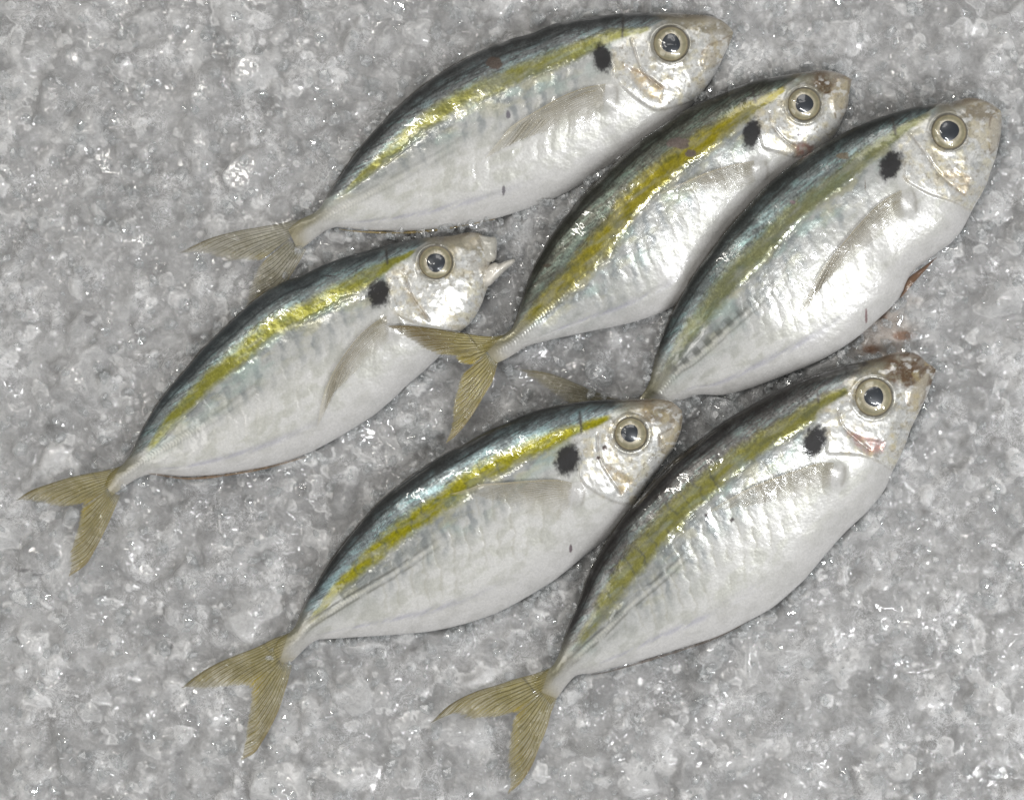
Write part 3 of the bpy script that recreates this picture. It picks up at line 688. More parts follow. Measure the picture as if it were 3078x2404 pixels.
    C = lerp3(C, np.array([0.48, 0.39, 0.19]), smooth(0.52, 0.72, fbm(px / 34, py / 34, sd + 39)) * hmask * f.get('gold', 0.35))
    vein = 1 - np.abs(fbm(px / 26, py / 20, sd + 42, 4) - 0.5) * 2 / 0.10
    C = lerp3(C, np.array([0.24, 0.22, 0.17]), np.clip(vein, 0, 1) * hmask * 0.45 * smooth(0.4, 0.6, fbm(px / 60, py / 60, sd + 43)))
    glow = smooth(0.56, 0.70, fbm(px / 18, py / 12, sd + 44)) * hmask
    C = lerp3(C, np.array([0.66, 0.66, 0.64]), glow * 0.6)
    # small pore and vein marks on the cheek
    C = lerp3(C, np.array([0.25, 0.22, 0.17]), smooth(0.70, 0.80, fbm(px / 9, py / 9, sd + 19, 2)) * hmask * 0.6)
    # the black shoulder spot
    x0, y0, rx, ry = f['spot']; an = math.radians(f['spot_rot'])
    ux = (px - x0) * math.cos(an) - (py - y0) * math.sin(an); uy = (px - x0) * math.sin(an) + (py - y0) * math.cos(an)
    rs = np.hypot(ux / rx, uy / ry) + (fbm(px / 10, py / 10, sd + 20, 3) - 0.5) * 0.55
    spot = smooth(1.42, 0.78, rs + 0.35 * (speck - 0.5))
    C = lerp3(C, np.array([0.011, 0.010, 0.011]), spot * 0.965)
    for (mx, my, ma, mb), colr in f['scars']:
        r = np.hypot((px - mx) / ma, (py - my) / mb) + (fbm(px / 12, py / 12, sd + 21, 3) - 0.5) * 0.7
        C = lerp3(C, np.array(colr), smooth(1.15, 0.85, r) * 0.92)
    # --- relief (photograph pixels)
    H = np.zeros(n)
    H += -3.2 * np.exp(-(dpre / 5) ** 2)
    H += smooth(-5, 5, -dop * sop) * np.exp(-(dop / 60) ** 2) * 4.0 * smooth(0.12, 0.3, pop)
    H += -4.0 * gm
    H += 2.4 * np.exp(-((re - 1.14) / 0.12) ** 2) - 3.0 * smooth(1.1, 0.9, re)
    H += 5.0 * poly_soft(P, f['maxilla'], 9)
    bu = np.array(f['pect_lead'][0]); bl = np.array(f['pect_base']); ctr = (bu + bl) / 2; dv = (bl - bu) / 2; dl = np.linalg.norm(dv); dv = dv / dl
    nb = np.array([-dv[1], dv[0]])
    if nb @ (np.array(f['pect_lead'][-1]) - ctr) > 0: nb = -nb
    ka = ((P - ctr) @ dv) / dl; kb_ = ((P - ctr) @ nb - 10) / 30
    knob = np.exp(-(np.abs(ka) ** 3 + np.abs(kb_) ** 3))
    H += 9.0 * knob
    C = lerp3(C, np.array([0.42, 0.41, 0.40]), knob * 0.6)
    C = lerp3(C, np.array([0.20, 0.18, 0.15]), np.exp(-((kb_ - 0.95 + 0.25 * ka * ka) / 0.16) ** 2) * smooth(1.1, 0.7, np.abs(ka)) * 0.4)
    H += 1.3 * scut * sp
    H += -3.5 * np.exp(-((dd + 1.15) / 0.25) ** 2) * smooth(0.1, 0.25, qq) * smooth(0.78, 0.65, qq) * smooth(0.3, 0.6, fbm(ss / 80, tt / 30, sd + 23))
    H += -0.45 * rib
    H += 0.5 * (bands - 0.5) * smooth(0.14, 0.3, qq) * smooth(0.72, 0.6, qq) * smooth(0.9, 0.6, rel) * smooth(0.08, 0.3, rel)
    H += -1.3 * fold
    H += 3.2 * (fbm(px / 70, py / 70, sd + 24, 2) - 0.5) + 0.8 * (fbm(px / 12, py / 12, sd + 25, 3) - 0.5)
    H += 2.6 * (fbm(px / 20, py / 20, sd + 26, 2) - 0.5) * hmask
    H *= np.clip(pr * 1.6, 0, 1)
    z = zc + (pr * hw + H) * MPP
    W = to_world(P, z)
    # --- gloss
    C = C * (0.92 + 0.16 * fbm(px / 3, py / 3, sd + 22, 2))[:, None]
    metal = 0.08 + 0.16 * below + 0.08 * smooth(0.45, 0.7, mid)
    metal = metal * (1 - above) + 0.46 * above
    metal = np.maximum(metal, 0.36 * stripe) * (1 - 0.95 * spot)
    metal = metal * (1 - 0.7 * tipm) * (1 - 0.6 * crown)
    metal = np.maximum(metal, 0.26 * hmask)
    rough = 0.29 + 0.10 * (mid - 0.5) + 0.02 * above - 0.04 * below
    coat = np.clip(0.15 + 1.1 * smooth(0.48, 0.66, fbm(px / 60, py / 60, sd + 27)) , 0, 1)
    coat = coat * (1 - 0.9 * spot); rough = rough + 0.25 * spot
    prm = np.stack([metal, rough, coat, (0.18 + 0.28 * above + 0.14 * stripe + 0.12 * hmask) * (1 - spot)], 1)
    col = np.concatenate([np.clip(C, 0, 1), np.ones((n, 1))], 1)
    # --- lower half (lies on the ice), coarse
    thb = np.linspace(0, np.pi, NB + 2)[1:-1]; cb = np.cos(thb)            # from back to belly
    Sb = np.repeat(s[:, None], NB, 1); Tb = a + (b - a) * (cb[None] + 1) / 2
    Pb = B.plan(Sb, Tb).reshape(-1, 2); sb = Sb.ravel(); tb = Tb.ravel()
    zb = B.zc(sb, tb) - B.prof(sb, tb) * B.half(sb) * 0.8 * MPP
    Wb = to_world(Pb, zb); kb = (CAM_H - B.zc(sb, tb)) / CAM_H
    Wb[:, 0] = (Pb[:, 0] - 1539) * MPP * kb; Wb[:, 1] = (1202 - Pb[:, 1]) * MPP * kb
    nv = NV + NB
    V = np.concatenate([W.reshape(NU, NV, 3), Wb.reshape(NU, NB, 3)], 1).reshape(-1, 3)
    colb = np.tile(np.array([0.6, 0.6, 0.58, 1.0]), (NU * NB, 1)); prb = np.tile(np.array([0.2, 0.4, 0.5, 0.2]), (NU * NB, 1))
    CA = np.concatenate([col.reshape(NU, NV, 4), colb.reshape(NU, NB, 4)], 1).reshape(-1, 4)
    PA = np.concatenate([prm.reshape(NU, NV, 4), prb.reshape(NU, NB, 4)], 1).reshape(-1, 4)
    F = grid_faces(NU, nv, True)
    c0 = V.reshape(NU, nv, 3)[0].mean(0); c1 = V.reshape(NU, nv, 3)[-1].mean(0)
    me = mesh_from('body', V, F, {'col': CA, 'prm': PA})
    return link('body', me, M_SKIN, parent)

def fan_fin(name, parent, lead, trail, base_end, zfun, col, ray_col, alpha, nrays, seed, jag=0.05, nu=90, nv=130, edge_col=None, lift=0.0, yellow=0.0, arch=0.0, tip_dark=0.25):
    """a rayed fin: lead edge root->tip, trailing edge tip->inner corner, rays fan from the root line"""
    Lc = resample(lead, nu); Tr = resample(trail, nv)
    r0 = Lc[0]; tip = Lc[-1]; r1 = np.array(base_end)
    u = np.linspace(0, 1, nu)[:, None]; v = np.linspace(0, 1, nv)[None, :]
    r = np.random.default_rng(seed)
    jagv = np.interp(np.linspace(0, 1, nv), np.linspace(0, 1, 46), r.random(46)) * jag
    lv = np.linspace(0, 1, nv) ** 0.8 * nrays * 2
    jagv += jag * 1.1 * (np.abs(np.mod(lv, 1) - 0.5) * 2) * smooth(0.02, 0.15, np.linspace(0, 1, nv))
    jagv[:4] = 0
    ue = u * (1 - jagv[None, :])
    start = r0[None, None] + (r1 - r0)[None, None] * v[..., None]
    end = Tr[None, :, :]
    P = start + (end - start) * ue[..., None]
    dev = Lc - (r0[None] + (tip - r0)[None] * np.linspace(0, 1, nu)[:, None])
    P = P + dev[:, None, :] * ((1 - v) ** 1.3)[..., None]
    uu = np.repeat(u, nv, 1).ravel(); vv = np.repeat(v, nu, 0).ravel()
    P = P.reshape(-1, 2)
    # rays bunch towards the leading edge
    vr = vv ** 0.8
    wig = (fbm(uu * 5, vv * 9, seed + 3) - 0.5) * 0.04
    x = (vr + wig) * nrays
    d1 = np.abs(np.mod(x, 1) - 0.5) * 2                      # 1 between the rays, 0 on a ray
    d2 = np.abs(np.mod(x * 2 + 0.5, 1) - 0.5) * 2
    ray = smooth(0.42, 0.10, d1)
    ray2 = smooth(0.5, 0.15, d2) * smooth(0.35, 0.6, uu)
    ray = np.maximum(ray, ray2 * 0.7)
    fade = smooth(1.0, 0.75, uu)
    Zs = zfun(P) + (0.00022 * ray + lift * uu) + arch * np.sin(np.pi * uu) * (1 - vv) 
    V = to_world(P, Zs)
    C = np.tile(np.array(col), (len(P), 1)) * (0.75 + 0.5 * fbm(uu * 9, vv * 14, seed + 5))[:, None]
    C = lerp3(C, np.array(ray_col), ray * (0.45 + 0.45 * fade))
    if edge_col is not None:
        C = lerp3(C, np.array(edge_col), smooth(0.10, 0.0, vv) * 0.8)
    if yellow:
        C = lerp3(C, np.array([0.33, 0.25, 0.02]), smooth(0.72, 1.0, vv) * smooth(0.35, 0.9, uu) * yellow)
    if name == 'pectoral_fin':       # stout dark rays in front, thinning to clear skin behind
        C = lerp3(C, np.array([0.50, 0.46, 0.36]), smooth(0.4, 0.9, uu) * 0.8)
        ray = ray * smooth(0.95, 0.45, uu)
        A = alpha * (0.34 + 1.0 * ray * (1 - 0.65 * smooth(0.15, 0.75, vv)) + 0.5 * smooth(0.07, 0.0, vv)) * (1 - 0.55 * smooth(0.45, 1.0, vv)) * (1 - 0.45 * smooth(0.6, 1.0, uu))
        C = lerp3(C, np.array([0.50, 0.47, 0.39]), 0.6 * smooth(0.3, 0.8, vv))
        C = lerp3(C, np.array([0.30, 0.25, 0.11]), 0.6 * smooth(0.30, 0.0, uu))
    else:
        C = lerp3(C, np.array([0.12, 0.085, 0.03]), tip_dark * smooth(0.35, 0.85, uu) * smooth(0.9, 0.2, vv))
        A = alpha * (0.62 + 0.6 * ray + 0.35 * smooth(0.12, 0.0, vv)) * (0.62 + 0.38 * smooth(1.0, 0.85, uu))
    A = A * (0.55 + 0.45 * smooth(0.0, 0.16, uu))
    A = np.clip(A + 0.15 * (fbm(uu * 6, vv * 20, seed + 6) - 0.5), 0.03, 0.97)
    me = mesh_from(name, V, grid_faces(nu, nv), {'col': np.column_stack([C, A])})
    return link(name, me, M_FIN, parent)

def strip_fin(name, parent, line, width, z, col, alpha, side, seed, nu=220, nv=7, zfun=None):
    Lc = resample(line, nu)
    tg = np.gradient(Lc, axis=0); tg /= np.linalg.norm(tg, axis=1)[:, None]
    nrm = np.stack([tg[:, 1], -tg[:, 0]], 1) * side
    u = np.linspace(0, 1, nu)
    w = width * np.sin(np.pi * np.clip(u, 0.02, 0.98)) ** 0.5 * (0.55 + 0.9 * fbm(u * 26, u * 0, seed, 3))
    v = np.linspace(-0.5, 1, nv)
    P = (Lc[:, None] + nrm[:, None] * (w[:, None] * v[None])[..., None]).reshape(-1, 2)
    zz = (zfun(Lc) if zfun is not None else z)
    zz = np.repeat(np.broadcast_to(zz, (nu,)), nv) + 0.0004 * np.tile(np.cos(v * 3), nu)
    C = np.tile(np.array(col), (nu * nv, 1)) * (0.6 + 0.8 * fbm(np.repeat(u * 60, nv), np.tile(v * 2, nu), seed + 1, 3))[:, None]
    A = alpha * np.tile(smooth(1.05, 0.4, v), nu)
    me = mesh_from(name, to_world(P, zz), grid_faces(nu, nv), {'col': np.column_stack([C, np.clip(A, 0, 1)])})
    return link(name, me, M_FIN, parent)

def pillow(name, parent, outline, z0, thick, col, rough, seed, n=72, rings=16, mat=None):
    o = resample(np.vstack([outline, outline[:1]]), n + 1)[:-1]
    c = o.mean(0); rr = np.linspace(1, 0.02, rings)
    P = (c[None, None] + (o[None] - c) * rr[:, None, None]).reshape(-1, 2)
    h = np.repeat(np.sqrt(np.clip(1 - rr ** 2.2, 0, 1)), n)
    z = z0 + thick * h + 0.0003 * (fbm(P[:, 0] / 18, P[:, 1] / 18, seed) - 0.5) * h
    C = np.tile(np.array(col), (len(P), 1)) * (0.72 + 0.56 * fbm(P[:, 0] / 14, P[:, 1] / 14, seed + 2))[:, None]
    top = to_world(P, z)
    k = (CAM_H - z0) / CAM_H
    top[:, 0] = (P[:, 0] - 1539) * MPP * k; top[:, 1] = (1202 - P[:, 1]) * MPP * k
    bot = top.copy(); bot[:, 2] = z0 - thick * 0.8 * h
    V = np.vstack([top, bot]); C2 = np.vstack([C, C])
    f = grid_faces(rings, n, True); F = np.vstack([f, f[:, ::-1] + len(top)])
    pr = np.tile(np.array([0.12, rough, 0.9, 0.25]), (len(V), 1))
    me = mesh_from(name, V, F, {'col': np.column_stack([C2, np.ones(len(C2))]), 'prm': pr})
    return link(name, me, mat or M_SKIN, parent)

def build_eye(f, B, idx, parent):
    ex, ey, R = f['eye']; px_, py_, pr_ = f['pupil']
    n, rings = 72, 40
    z0 = float(B.surf(np.array([[ex, ey]]))[0]) - 0.0004
    # bottom-heavy dome: a flattened ball seated in the socket, tilted with the flank
    e = 8.0
    g = (B.surf(np.array([[ex + e, ey], [ex - e, ey], [ex, ey + e], [ex, ey - e]])))
    gx = (g[0] - g[1]) / (2 * e); gy = (g[2] - g[3]) / (2 * e)
    a = np.linspace(0, 2 * np.pi, n, endpoint=False); r = np.linspace(0.0, 1.0, rings)
    A, Rr = np.meshgrid(a, r)
    x = ex + np.cos(A) * Rr * R; y = ey + np.sin(A) * Rr * R
    P = np.stack([x.ravel(), y.ravel()], 1); rr = Rr.ravel()
    dome = 0.0026 * np.sqrt(np.clip(1 - (rr * 0.96) ** 2, 0, 1)) - 0.0006
    lin = (gx * (P[:, 0] - ex) + gy * (P[:, 1] - ey)) * 0.55
    z = z0 + dome + lin
    W = to_world(P, z)
    prel = pr_ / R
    # ring colours
    stops = np.array([0, prel * 1.02, prel * 1.22, prel * 1.36, 0.80, 0.88, 0.93, 0.97, 1.0])
    cols = np.array([[0.20,0.19,0.15],[0.31,0.285,0.225],[0.38,0.34,0.24],[0.26,0.235,0.155],[0.23,0.21,0.13],[0.30,0.26,0.16],[0.20,0.17,0.105],[0.11,0.095,0.07],[0.16,0.15,0.12]])
    rp = np.hypot(P[:, 0] - (ex + (px_ - ex) * (1 - rr)), P[:, 1] - (ey + (py_ - ey) * (1 - rr))) / R
    C = np.stack([np.interp(rp, stops, cols[:, i]) for i in range(3)], 1)
    C *= (0.75 + 0.5 * fbm(np.cos(A.ravel()) * 6 + 9, np.sin(A.ravel()) * 6 + 9 + rr, idx * 7 + 3))[:, None]
    me = mesh_from('eye', W, grid_faces(rings, n, True), {'col': np.column_stack([C, np.ones(len(C))])})
    eye = link('eye', me, M_EYE, parent)
    # pupil: a slightly domed dark disc just above the iris
    rg = 14; r2 = np.linspace(0, 1, rg); A2, R2 = np.meshgrid(a, r2)
    wob = 1 + 0.045 * np.sin(A2 * 3 + idx) * R2
    P2 = np.stack([(px_ + np.cos(A2) * R2 * pr_ * 1.02 * wob).ravel(), (py_ + np.sin(A2) * R2 * pr_ * 1.05 * wob).ravel()], 1)
    q = np.hypot(P2[:, 0] - ex, P2[:, 1] - ey) / R
    z2 = z0 + 0.0026 * np.sqrt(np.clip(1 - (q * 0.96) ** 2, 0, 1)) - 0.0006 + (gx * (P2[:, 0] - ex) + gy * (P2[:, 1] - ey)) * 0.55 + 0.00012 * (1 - R2.ravel() ** 4) + 0.00002
    W2 = to_world(P2, z2)
    Cp = np.tile(np.array([0.022, 0.026, 0.032, 1.0]), (len(W2), 1))
    me2 = mesh_from('pupil', W2, grid_faces(rg, n, True), {'col': Cp})
    link('pupil', me2, M_EYE, eye)

footprints = []          # plan outlines of what lies on the ice, for bedding it in

def build_fish(f, idx):
    B = Body(f)
    root = bpy.data.objects.new('fish', None); COL.objects.link(root)
    mid = B.plan(np.array([B.L * 0.55]), np.array([0.0]))
    base = to_world(mid, 0.0)[0]
    root.location = (0, 0, 0)
    root.empty_display_size = 0.02
    root['label'] = f['label']; root['category'] = 'fish'; root['group'] = 'striped fish laid on crushed ice'
    build_body(f, B, idx, root)
    build_eye(f, B, idx, root)
    tz = f['tail_z']
    rootp = np.array(f['tail_root'])
    def tail_z(zt):
        def fn(P):
            d = np.hypot(P[:, 0] - rootp[0], P[:, 1] - rootp[1])
            return tz + (zt - tz) * smooth(60, 330, d) + 0.0008 * (fbm(P[:, 0] / 90, P[:, 1] / 90, idx * 9 + 4) - 0.5) + 0.0006 * smooth(70, 0, d)
        def fn2(P):
            s_, t_ = B.local(P)
            ins = (s_ > B.s0 - 12)
            return np.where(ins, np.maximum(fn(P), B.surf(P) + 0.0003), fn(P))
        return fn2
    tc = (0.36, 0.30, 0.085) if idx not in (0, 2) else (0.34, 0.31, 0.19)
    rc = (0.055, 0.047, 0.016)
    edge = (0.06, 0.05, 0.022)
    tail = fan_fin('tail_fin', root, f['tail_up'], f['tail_up_tr'], rootp, tail_z(f.get('tail_up_z', tz + 0.0004)), tc, rc, f['tail_alpha'], 10, 300 + idx, 0.055, edge_col=edge, yellow=0.75, tip_dark=f.get('tail_tip', 0.25))
    tail['label'] = 'upper lobe of the forked tail'
    t2 = fan_fin('tail_fin', root, f['tail_lo'], f['tail_lo_tr'], rootp, tail_z(tz + 0.0002), tc, rc, f['tail_alpha'], 10, 400 + idx, 0.055, edge_col=(0.22, 0.18, 0.09), yellow=0.6)
    t2['label'] = 'lower lobe of the forked tail'
    fan_fin('pectoral_fin', root, f['pect_lead'], f['pect_trail'], f['pect_base'], lambda P: B.surf(P) + 0.0007,
            (0.47, 0.435, 0.345), (0.15, 0.12, 0.07), 0.74, 17, 500 + idx, 0.10, nu=100, nv=150, edge_col=(0.34, 0.29, 0.18), arch=0.0006)
    # dorsal fin folded along the back
    lo, hi = f['dorsal_rng']
    s = np.linspace(B.s0 + lo * B.L, B.s0 + hi * B.L, 60)
    ln = B.plan(s, B.td(s) - 3)
    strip_fin('dorsal_fin', root, ln, 9, 0, (0.032, 0.028, 0.02), 0.85, 1, 600 + idx, zfun=lambda P: B.zc(*B.local(P)) - 0.0005)
    if 'anal' in f:
        strip_fin('anal_fin', root, f['anal'], f['anal_w'], 0, f['anal_col'], 0.6, -1, 700 + idx, zfun=lambda P: B.zc(*B.local(P)) + 0.0004)
    if 'pelvic' in f:
        pillow('pelvic_fin', root, np.array(f['pelvic']), 0.006, 0.0012, f['pelvic_col'], 0.3, 800 + idx)
    if 'lower_jaw' in f:
        zz = f['z']
        pillow('upper_jaw', root, np.array(f['upper_jaw']), zz + 0.0005, 0.0030, (0.40, 0.385, 0.34), 0.3, 820 + idx)
        pillow('lower_jaw', root, np.array(f['lower_jaw']), zz + 0.0005, 0.0034, (0.58, 0.55, 0.49), 0.3, 810 + idx)
    body_line = np.vstack([B.plan(B.d[:, 0], B.d[:, 1]), B.plan(B.v[::-1, 0], B.v[::-1, 1])])
    footprints.append((body_line, -0.0035))
    footprints.append((np.vstack([f['tail_up'], f['tail_up_tr'], [f['tail_root']]]), tz - 0.0016))
    footprints.append((np.vstack([f['tail_lo'], f['tail_lo_tr'], [f['tail_root']]]), tz - 0.0016))
    return root, B

# ------------------------------------------------------------------ the bed of crushed ice
def build_ice():
    x0, x1, y0, y1 = -180, 3258, -180, 2584
    step = 4.0
    xs = np.arange(x0, x1, step); ys = np.arange(y0, y1, step)
    # continue outwards with growing cells
    out = np.cumsum(np.linspace(5, 90, 32))
    nx, ny = len(xs), len(ys)
    X, Y = np.meshgrid(xs, ys)
    WX = X + 26 * (fbm(X / 38, Y / 38, 901, 3) - 0.5) + 9 * (fbm(X / 11, Y / 11, 903, 2) - 0.5)
    WY = Y + 26 * (fbm(X / 38, Y / 38, 905, 3) - 0.5) + 9 * (fbm(X / 11, Y / 11, 907, 2) - 0.5)
    H = np.full((ny, nx), -22.0) + 10 * (fbm(X / 60, Y / 60, 909, 4) - 0.5)
    C = np.full((ny, nx), 0.25)
    r = np.random.default_rng(11)
    def stamp(n, rmin, rmax, zlo, zhi, pw=2.0):
        nonlocal H, C
        gx = r.uniform(x0, x1, n); gy = r.uniform(y0, y1, n)
        gr = rmin + (rmax - rmin) * r.random(n) ** pw
        gz = r.uniform(zlo, zhi, n); ga = r.uniform(0, np.pi, n); ge = r.uniform(0.5, 1.0, n); gc = r.random(n)
        tx = r.normal(0, 0.22, n); ty = r.normal(0, 0.22, n); fl = r.uniform(0.35, 0.8, n)
        pn = r.uniform(0, 2 * np.pi, (n, 3)); pd = r.uniform(0.25, 0.8, (n, 3)); ps = r.uniform(0.5, 1.4, (n, 3))
        for i in range(n):
            m = gr[i] + 22
            i0 = max(int((gx[i] - m - x0) / step), 0); i1 = min(int((gx[i] + m - x0) / step) + 1, nx)
            j0 = max(int((gy[i] - m - y0) / step), 0); j1 = min(int((gy[i] + m - y0) / step) + 1, ny)
            if i1 <= i0 or j1 <= j0: continue
            dx = (WX[j0:j1, i0:i1] - gx[i]) / gr[i]; dy = (WY[j0:j1, i0:i1] - gy[i]) / gr[i]
            ca, sa = math.cos(ga[i]), math.sin(ga[i])
            a = dx * ca + dy * sa; b = (-dx * sa + dy * ca) / ge[i]
            d2 = a * a + b * b
            h = np.sqrt(np.clip(1 - d2, 0, 1)) * fl[i]
            for k in range(3):
                pl = (pd[i, k] - (dx * math.cos(pn[i, k]) + dy * math.sin(pn[i, k]))) * ps[i, k]
                h = np.minimum(h, pl)
            val = gz[i] + gr[i] * (h + (tx[i] * dx + ty[i] * dy) * 0.6)
            Hs = H[j0:j1, i0:i1]
            w = (d2 < 1) & (h > 0) & (val > Hs)
            Hs[w] = val[w]; C[j0:j1, i0:i1][w] = gc[i]
    stamp(1000, 30, 110, -50, -6, 1.5)
    stamp(5200, 9, 42, -20, 4, 1.8)
    stamp(3500, 5, 18, -8, 8, 1.5)
    # melt: soften everything a little
    def blur(A, k):
        for _ in range(k):
            A = (np.roll(A, 1, 0) + np.roll(A, -1, 0) + 2 * A) / 4
            A = (np.roll(A, 1, 1) + np.roll(A, -1, 1) + 2 * A) / 4
        return A
    edge = np.abs(C - blur(C, 3))
    H = 0.6 * blur(H, 2) + 0.4 * blur(H, 8)
    melt = smooth(0.40, 0.60, fbm(X / 170, Y / 170, 913, 4))
    H = H * (1 - 0.75 * melt) + blur(H, 24) * 0.75 * melt
    C = 0.8 * blur(C, 1) + 0.2 * blur(C, 8)
    H = H - np.median(H)
    H = np.clip(H, -40, 34) + 1.6 * (fbm(X / 9, Y / 9, 915, 2) - 0.5)
    # the fish press hollows into the ice
    flat = np.stack([X.ravel(), Y.ravel()], 1)
    Hm = (H * MPP).ravel()
    for poly, lim in footprints:
        poly = np.asarray(poly)[:, :2]
        lo = poly.min(0) - 90; hi = poly.max(0) + 90
        k = np.where((flat[:, 0] > lo[0]) & (flat[:, 0] < hi[0]) & (flat[:, 1] > lo[1]) & (flat[:, 1] < hi[1]))[0]
        d, _, _ = poly_dist(flat[k], np.vstack([poly, poly[:1]]))
        sdist = np.where(in_poly(flat[k], poly), -d, d)
        if lim < -0.002:                                   # the ice heaps up a little against the bodies
            Hm[k] += 0.0014 * smooth(95, 8, sdist) * (0.5 + fbm(flat[k, 0] / 60, flat[k, 1] / 60, 961))
            cap = lim + 0.0085 * smooth(-60, 35, sdist)
        else:
            cap = lim + 0.0060 * smooth(0, 90, sdist)
        Hm[k] = np.minimum(Hm[k], cap + 0.15 * (Hm[k] - cap).clip(0, None) * (sdist > 10))
    H = Hm.reshape(ny, nx)
    # cloudiness of the ice itself
    cl = 0.42 * (C - 0.5) + 0.75 * (fbm(X / 150, Y / 150, 921, 5, 0.6) - 0.5) + 0.40 * (fbm(WX / 34, WY / 34, 923, 4, 0.65) - 0.5)
    frost = smooth(0.10, 0.34, edge) * smooth(0.40, 0.62, fbm(X / 70, Y / 70, 925, 3))
    g = np.clip(0.43 + 0.20 * cl + 0.10 * frost, 0.10, 0.8)
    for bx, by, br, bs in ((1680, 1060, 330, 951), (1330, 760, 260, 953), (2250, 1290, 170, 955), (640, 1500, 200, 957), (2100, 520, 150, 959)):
        g = g * (1 - 0.32 * smooth(1.15, 0.5, np.hypot(X - bx, Y - by) / br + 1.2 * (fbm(X / 110, Y / 110, bs, 4) - 0.5)))   # clear, wet ice, plus shade between the fish painted into the colour
    wisp = smooth(0.44, 0.70, fbm(X / 60, Y / 60, 927, 4)) * 1.1
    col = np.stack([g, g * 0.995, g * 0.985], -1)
    # warm, meltwater-stained patch between the two right-hand fish
    def blot(cx, cy, rx, ry, seed):
        return smooth(1.2, 0.4, np.hypot((X - cx) / rx, (Y - cy) / ry) + 1.1 * (fbm(X / 50, Y / 50, seed) - 0.5))
    st = blot(2640, 1010, 130, 150, 931) * 0.38
    col = col + (np.array([0.30, 0.20, 0.12]) - col) * st[..., None]
    for cx, cy, rx, ry, sd, amt in ((2610, 1050, 34, 16, 933, .85), (2710, 1010, 34, 14, 935, .75), (2650, 960, 12, 34, 937, .6)):
        b_ = blot(cx, cy, rx, ry, sd) * amt
        col = col + (np.array([0.17, 0.075, 0.03]) - col) * b_[..., None]
    # specks of scale and dirt
    for cx, cy, rx, ry in ((75, 1712, 34, 5), (118, 1726, 18, 5), (515, 1942, 6, 9), (540, 2262, 10, 8), (800, 425, 7, 5), (2425, 2040, 8, 4)):
        m = smooth(1.2, 0.7, np.hypot((X - cx) / rx, (Y - cy) / ry) + 1.2 * (fbm(X / 7, Y / 7, int(cx)) - 0.5))
        col = col + (np.array([0.08, 0.075, 0.08]) - col) * (m * 0.6)[..., None]
    P = np.stack([X.ravel(), Y.ravel()], 1)
    V = np.stack([(P[:, 0] - 1539) * MPP, (1202 - P[:, 1]) * MPP, H.ravel()], 1)
    F = grid_faces(ny, nx)
    # cloudy grains hide what is under them, clear ones let it through
    alpha = np.clip(0.66 + 0.50 * (C - 0.5) + 0.7 * (fbm(X / 80, Y / 80, 941, 4) - 0.5) + 0.5 * frost + 0.8 * st, 0.22, 0.97)
    prm = np.zeros((nx * ny, 4)); prm[:, 0] = alpha.ravel(); prm[:, 3] = 1
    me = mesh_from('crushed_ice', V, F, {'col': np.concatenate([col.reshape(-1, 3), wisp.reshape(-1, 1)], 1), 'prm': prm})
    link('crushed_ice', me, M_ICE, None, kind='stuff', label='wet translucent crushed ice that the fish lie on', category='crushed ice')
    # the ice underneath: the same kind of grains, coarser, some millimetres deeper
    k2 = 2
    X2, Y2 = X[::k2, ::k2], Y[::k2, ::k2]
    sh = np.roll(np.roll(H, ny // 3, 0), nx // 4, 1)[::k2, ::k2]; C2 = np.roll(np.roll(C, ny // 3, 0), nx // 4, 1)[::k2, ::k2]
    H2 = np.minimum(sh * 1.4 - 0.0052, H[::k2, ::k2] - 0.0016)
    g2 = np.clip(0.43 + 0.34 * (C2 - 0.5) + 0.35 * (fbm(X2 / 70, Y2 / 70, 943, 4) - 0.5), 0.08, 0.7)
    col2 = np.stack([g2, g2, g2 * 0.985, np.full_like(g2, 0.8)], -1).reshape(-1, 4)
    V2 = np.stack([((X2 - 1539) * MPP).ravel(), ((1202 - Y2) * MPP).ravel(), H2.ravel()], 1)
    me = mesh_from('ice_bed', V2, grid_faces(*X2.shape), {'col': col2})
    link('ice_bed', me, M_DEEP, None, kind='structure')
    return X, Y, H

def chunk_mesh(r, rad, sub=2):
    """an irregular, partly faceted lump of clear ice"""
    import bmesh
    bm = bmesh.new(); bmesh.ops.create_icosphere(bm, subdivisions=sub, radius=1.0)
    V = np.array([v.co[:] for v in bm.verts]); F = np.array([[v.index for v in f.verts] for f in bm.faces]); bm.free()
    nrm = r.normal(size=(7, 3)); nrm /= np.linalg.norm(nrm, axis=1)[:, None]; dd = r.uniform(0.45, 0.85, 7)
    for n_, d_ in zip(nrm, dd):
        h = V @ n_ - d_
        V = V - np.clip(h, 0, None)[:, None] * n_ * 0.92
    V = V * np.array([1, r.uniform(0.6, 1.0), r.uniform(0.45, 0.8)])
    return V * rad, F

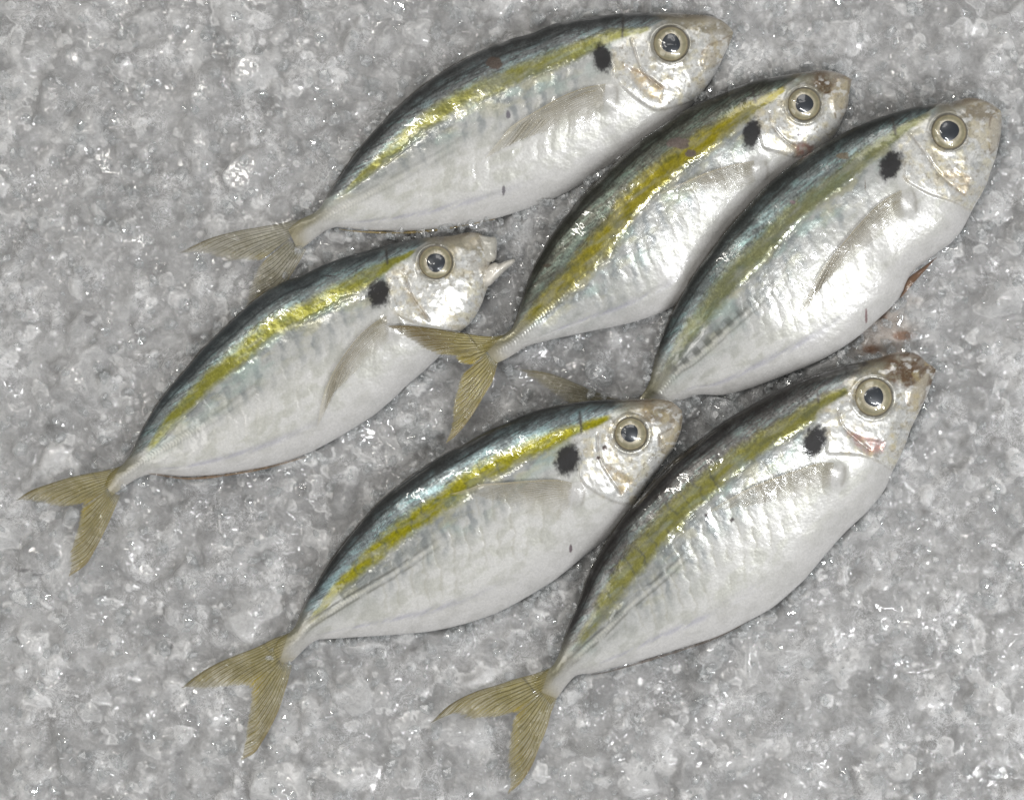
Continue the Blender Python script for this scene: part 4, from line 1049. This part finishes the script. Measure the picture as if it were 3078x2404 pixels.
def build_chips(X, Y, H):
    """loose crushed ice lying over the bed: far too many to count"""
    r = np.random.default_rng(23)
    protos = [chunk_mesh(r, 1.0, 1) for _ in range(14)]
    x0, y0, step = X[0, 0], Y[0, 0], X[0, 1] - X[0, 0]
    n = 4200
    Vs, Fs = [], []; off = 0
    fishpoly = [np.asarray(p)[:, :2] for p, _ in footprints]
    px = r.uniform(x0 + 20, X[0, -1] - 20, n); py = r.uniform(y0 + 20, Y[-1, 0] - 20, n)
    pts = np.stack([px, py], 1); ok = np.ones(n, bool)
    for p in fishpoly: ok &= ~in_poly(pts, p)
    rim = []
    for p, lim in footprints:
        if lim > -0.002: continue
        q = resample(np.vstack([p, p[:1]]), 420)[:-1]; c = q.mean(0)
        q = q + (q - c) / np.linalg.norm(q - c, axis=1)[:, None] * r.uniform(0, 22, (len(q), 1)) + r.normal(0, 4, q.shape)
        rim.append(q[r.random(len(q)) < 0.30])
    rim = np.vstack(rim)
    px = np.concatenate([px[ok], rim[:, 0]]); py = np.concatenate([py[ok], rim[:, 1]]); nrim = len(rim); n = len(px)
    for i in range(n):
        V, F = protos[r.integers(len(protos))]
        rad = ((6 + 24 * r.random() ** 2.5) if i < n - nrim else (8 + 14 * r.random())) * MPP
        a = r.uniform(0, 2 * np.pi, 3)
        ca, sa = np.cos(a), np.sin(a)
        Rz = np.array([[ca[0], -sa[0], 0], [sa[0], ca[0], 0], [0, 0, 1]]); Rx = np.array([[1, 0, 0], [0, ca[1], -sa[1]], [0, sa[1], ca[1]]])
        W = (V * rad) @ (Rz @ Rx).T
        j = int((py[i] - y0) / step); k = int((px[i] - x0) / step)
        W = W + np.array([(px[i] - 1539) * MPP, (1202 - py[i]) * MPP, H[j, k] + rad * (0.1 if i < n - nrim else 0.8)])
        Vs.append(W); Fs.append(F + off); off += len(W)
    me = mesh_from('ice_chips', np.vstack(Vs), np.vstack(Fs), smooth_shade=False)
    link('ice_chips', me, M_CLEAR, None, kind='stuff', label='loose chips of clear ice scattered over the crushed ice', category='ice chips')

def build_chunks(X, Y, H):
    r = np.random.default_rng(5)
    x0, y0, step = X[0, 0], Y[0, 0], X[0, 1] - X[0, 0]
    for (cx, cy, rad, lab) in (
        (1250, 1300, 62, 'large clear lump of ice between the leftmost fish and the blue-backed fish'),
        (2170, 1235, 66, 'rounded clear ice lump in front of the blue-backed fish snout'),
        (945, 2030, 44, 'pale ice lump beside the tail stalk of the blue-backed fish'),
        (1800, 1120, 52, 'clear ice lump under the two tails at the centre'),
        (70, 1790, 46, 'rounded ice pebble near the left edge below the leftmost tail'),
        (1560, 2330, 50, 'frosty ice lump just left of the lowest tail tip')):
        V, F = chunk_mesh(r, rad * MPP, 3)
        j = int((cy - y0) / step); k = int((cx - x0) / step)
        me = mesh_from('ice_chunk', V, F)
        o = link('ice_chunk', me, M_CLEAR, None, label=lab, category='ice chunk', group='larger lumps of ice')
        o.location = ((cx - 1539) * MPP, (1202 - cy) * MPP, float(H[j, k]) + rad * MPP * 0.05)
        o.rotation_euler = (0, 0, r.uniform(0, 6))

for i, f in enumerate(FISH):
    build_fish(f, i)
XX, YY, HH = build_ice()
build_chips(XX, YY, HH)
build_chunks(XX, YY, HH)
